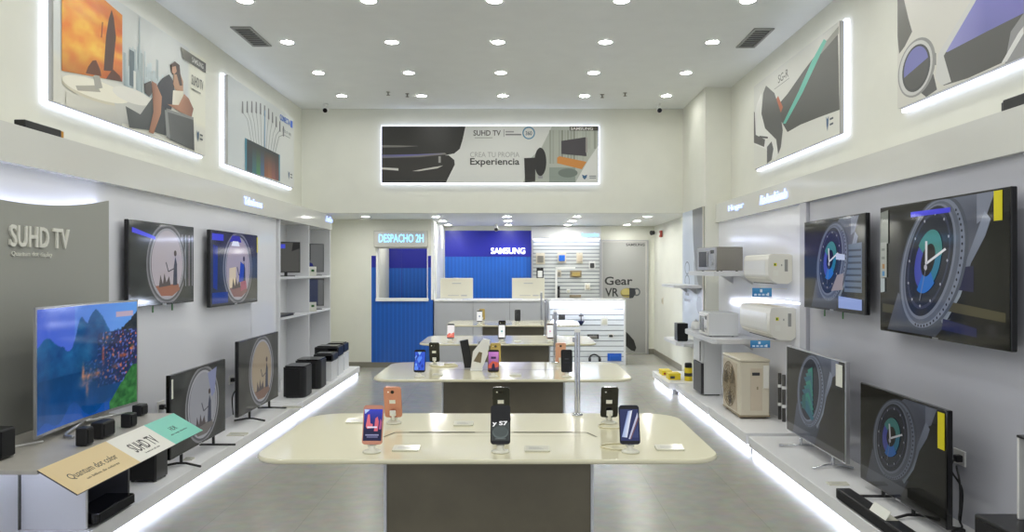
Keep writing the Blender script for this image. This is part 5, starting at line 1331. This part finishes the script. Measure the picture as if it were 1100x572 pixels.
# lit low display
yg=13.25; x0,x1=PX(589,yg),PX(672,yg); zt=PZ(322,yg)
t=slatwall('low brightly lit white slatted display standing right of the counter','display_rack',x0+.03,x1-.03,yg+.03,.05,zt-.04,.09)
mb=MB().box(x0,x0+.03,yg-.03,yg+.5,0,zt,'white_lacquer').box(x1-.03,x1,yg-.03,yg+.5,0,zt,'white_lacquer').box(x0+.03,x1-.03,yg-.03,yg+.5,zt-.03,zt,'white_lacquer').box(x0+.03,x1-.03,yg-.03,yg+.5,0,.05,'white_lacquer')
obj('frame',mb,t); obj('light_strip',MB().box(x0+.05,x1-.05,yg-.02,yg+.0,zt-.042,zt-.031,'led_shop'),t)
obj('rear_panel',MB().box(x0+.03,x1-.03,yg+.46,yg+.48,.05,zt-.03,'white_lacquer'),t)
yk=yg+.008
for lab,px,py,w,h,b,wn in (('small dark pack at the left of the lit white display',603.5,341,.11,.09,'dark_grey','dark_grey'),('white pack at the upper right of the lit white display',649,345,.12,.16,'white_plastic','acrylic'),
    ('flat grey device at the middle of the lit white display',637,362,.2,.08,'dark_grey','steel'),('small black device at the right of the lit white display',656,361,.09,.06,'white_plastic','black_plastic'),
    ('small black device low at the left of the lit white display',621,361,.07,.07,'white_plastic','dark_grey'),('blue box at the bottom right of the lit white display',660,384,.24,.13,'blue_mid','blue_mid')):
    pack(lab,px,py,w,h,b,wn,yk)
# toy-like dark spinning top ornament and black headset on the lit display
t=thing('earphone_set','dark blue hourglass-shaped earphone holder on the lit white display','earphones',(PX(624,yk),yk-.05,PZ(350,yk)))
x,z=PX(624,yk),PZ(350,yk)
obj('cup',MB().lathe([(.008,.0),(.03,.03),(.055,.07),(.055,.085)],(x,yk-.05,z),'navy_gloss',22),t); obj('stem',MB().lathe([(.008,.085),(.008,.17)],(x,yk-.05,z),'dark_grey',14),t); obj('cap',MB().lathe([(.045,.165),(.03,.19),(.008,.22)],(x,yk-.05,z),'dark_grey',22),t); obj('arm',MB().box(x-.006,x+.006,yk-.05,yk+.006,z+.1,z+.11,'chrome'),t)
t=thing('headset','black curved headset lying at the bottom of the lit white display','headset',(PX(638,yg),yg-.02,.05))
x=PX(638.5,yg); zz=.088
obj('band',MB().tube(curve([(x-.09,yg-.05,zz),(x-.07,yg-.05,zz+.07),(x,yg-.05,zz+.095),(x+.07,yg-.05,zz+.06),(x+.1,yg-.05,zz)],8),.014,'black_plastic',10),t)
for s in (-1,1): obj('ear_cup',MB().cyl((x+s*.085-.02,yg-.05,zz+.01),(x+s*.085+.02,yg-.05,zz+.01),.035,.035,'black_plastic',18),t)
obj('hook',MB().tube([(x,yg+.013,zz+.075),(x,yg-.055,zz+.075)],.004,'chrome',8),t)
# door with poster
yp=14.93; x0,x1=PX(645.5,yp),PX(696.5,yp); z1=PZ(258,yp)
t=thing('poster_door','tall grey door panel lettered Gear VR with headset picture at the back right','door',((x0+x1)/2,yp,0))
obj('door_leaf',MB().box(x0+.02,x1-.03,yp,yp+.018,.01,z1-.02,'door_white'),t)
obj('frame',MB().box(x1-.03,x1,yp-.02,yp+.018,0,z1,'silver').box(x0,x0+.02,yp-.02,yp+.018,0,z1,'silver').box(x0+.02,x1-.03,yp-.02,yp+.018,z1-.02,z1,'silver'),t)
q=lambda px,py:((px-645.5)/51.,(382-py)/124.)
p=Pic(); p.grid(.04,.01,.94,.98,lambda a,b:tuple(Vector((156,156,153)).lerp(Vector((166,166,162)),b)),2,4,1)
p.text('SAMSUNG',*q(672.5,264.6),*q(692.5,261.8),(70,70,70),3,.03); p.text('Gear',*q(649.5,307),*q(679.5,297.8),(46,46,46),3,.02); p.text('VR',*q(650,319.5),*q(664.5,310.2),(46,46,46),3,.02)
p.ell(*q(674,315.5),.15,.043,(150,136,78),3,28); p.ell(*q(672.5,314.5),.10,.030,(186,172,104),4,24); p.rect(*q(668,319),*q(677,317.6),(110,98,58),5); p.poly([q(676,310),q(682,310.5),q(683,316),q(680,321),q(676,321.5)],(40,42,50),5); p.ring(*q(684,314.5),.075,.036,.62,(86,90,94),4)
p.poly([q(671,356.5),q(675,360),q(681,367),q(683.5,375),q(682,379),q(678,378),q(671,372)],(28,28,28),4)
p.build('print','print',t,(x0,yp-.0006,0),UX,UZ,-UY,x1-x0,z1)
obj('handle',MB().tube([(x0+.06,yp,1.0),(x0+.06,yp-.05,1.0),(x0+.16,yp-.05,1.0)],.009,'silver',10),t)
# fire alarm, speaker and switch on the rear right wall
x=2.64; y=F*x/(711.5-VX); t=thing('fire_alarm','small red fire alarm box high on the rear right wall','fire alarm',(x,y,PZ(255,y)))
obj('mount',MB().box(x-.008,x-.002,y-.05,y+.05,PZ(254.5,y),PZ(248.5,y),'white_plastic'),t); obj('case',MB().box(x-.05,x-.008,y-.06,y+.06,PZ(255,y),PZ(248,y),'red',.008),t); obj('button',MB().cyl((x-.05,y,PZ(251.5,y)),(x-.06,y,PZ(251.5,y)),.022,.02,'white_plastic',16),t)
y=F*x/(704.5-VX)-.02; t=thing('emergency_lamp','small black lamp head high on the rear right wall beside the red alarm','lamp',(x,y,PZ(251,y)))
obj('mount',MB().box(x-.03,x,y-.04,y+.04,PZ(252,y),PZ(248,y),'white_plastic',.005),t); obj('head',MB().cyl((x-.03,y,PZ(250,y)),(x-.10,y-.04,PZ(250.6,y)),.036,.045,'black_plastic',18),t)
y=F*x/(712-VX); t=thing('wall_switch','small brown-edged wall switch on the rear right wall','switch',(x,y,PZ(327,y)))
obj('plate',MB().box(x-.012,x,y-.045,y+.045,PZ(327,y),PZ(320,y),'ac_beige',.003),t); obj('rocker',MB().box(x-.018,x-.012,y-.02,y+.02,PZ(325.5,y),PZ(321.5,y),'ac_dark',.002),t)

# ------------------------------------------------------------------ camera and light
cam=bpy.data.cameras.new('camera'); cam.sensor_width=36; cam.lens=F/1100*36; cam.shift_x=-6/1100; cam.shift_y=3/1100; cam.clip_start=.05
co=bpy.data.objects.new('camera',cam); COL.objects.link(co); co.location=(0,0,HC); co.rotation_euler=(R(90),0,0); S.camera=co
w=bpy.data.worlds.new('world'); w.use_nodes=True; S.world=w
b=w.node_tree.nodes['Background']; b.inputs['Color'].default_value=(.93,.96,1,1); b.inputs['Strength'].default_value=.8
S.view_settings.view_transform='Standard'; S.view_settings.look='None'; S.view_settings.exposure=.06; S.view_settings.gamma=1; S.view_settings.use_curve_mapping=False
S.cycles.use_denoising=True; S.cycles.max_bounces=8; S.cycles.diffuse_bounces=5; S.cycles.glossy_bounces=4; S.cycles.sample_clamp_indirect=6; S.cycles.use_light_tree=True
S.cycles.caustics_reflective=False; S.cycles.caustics_refractive=False
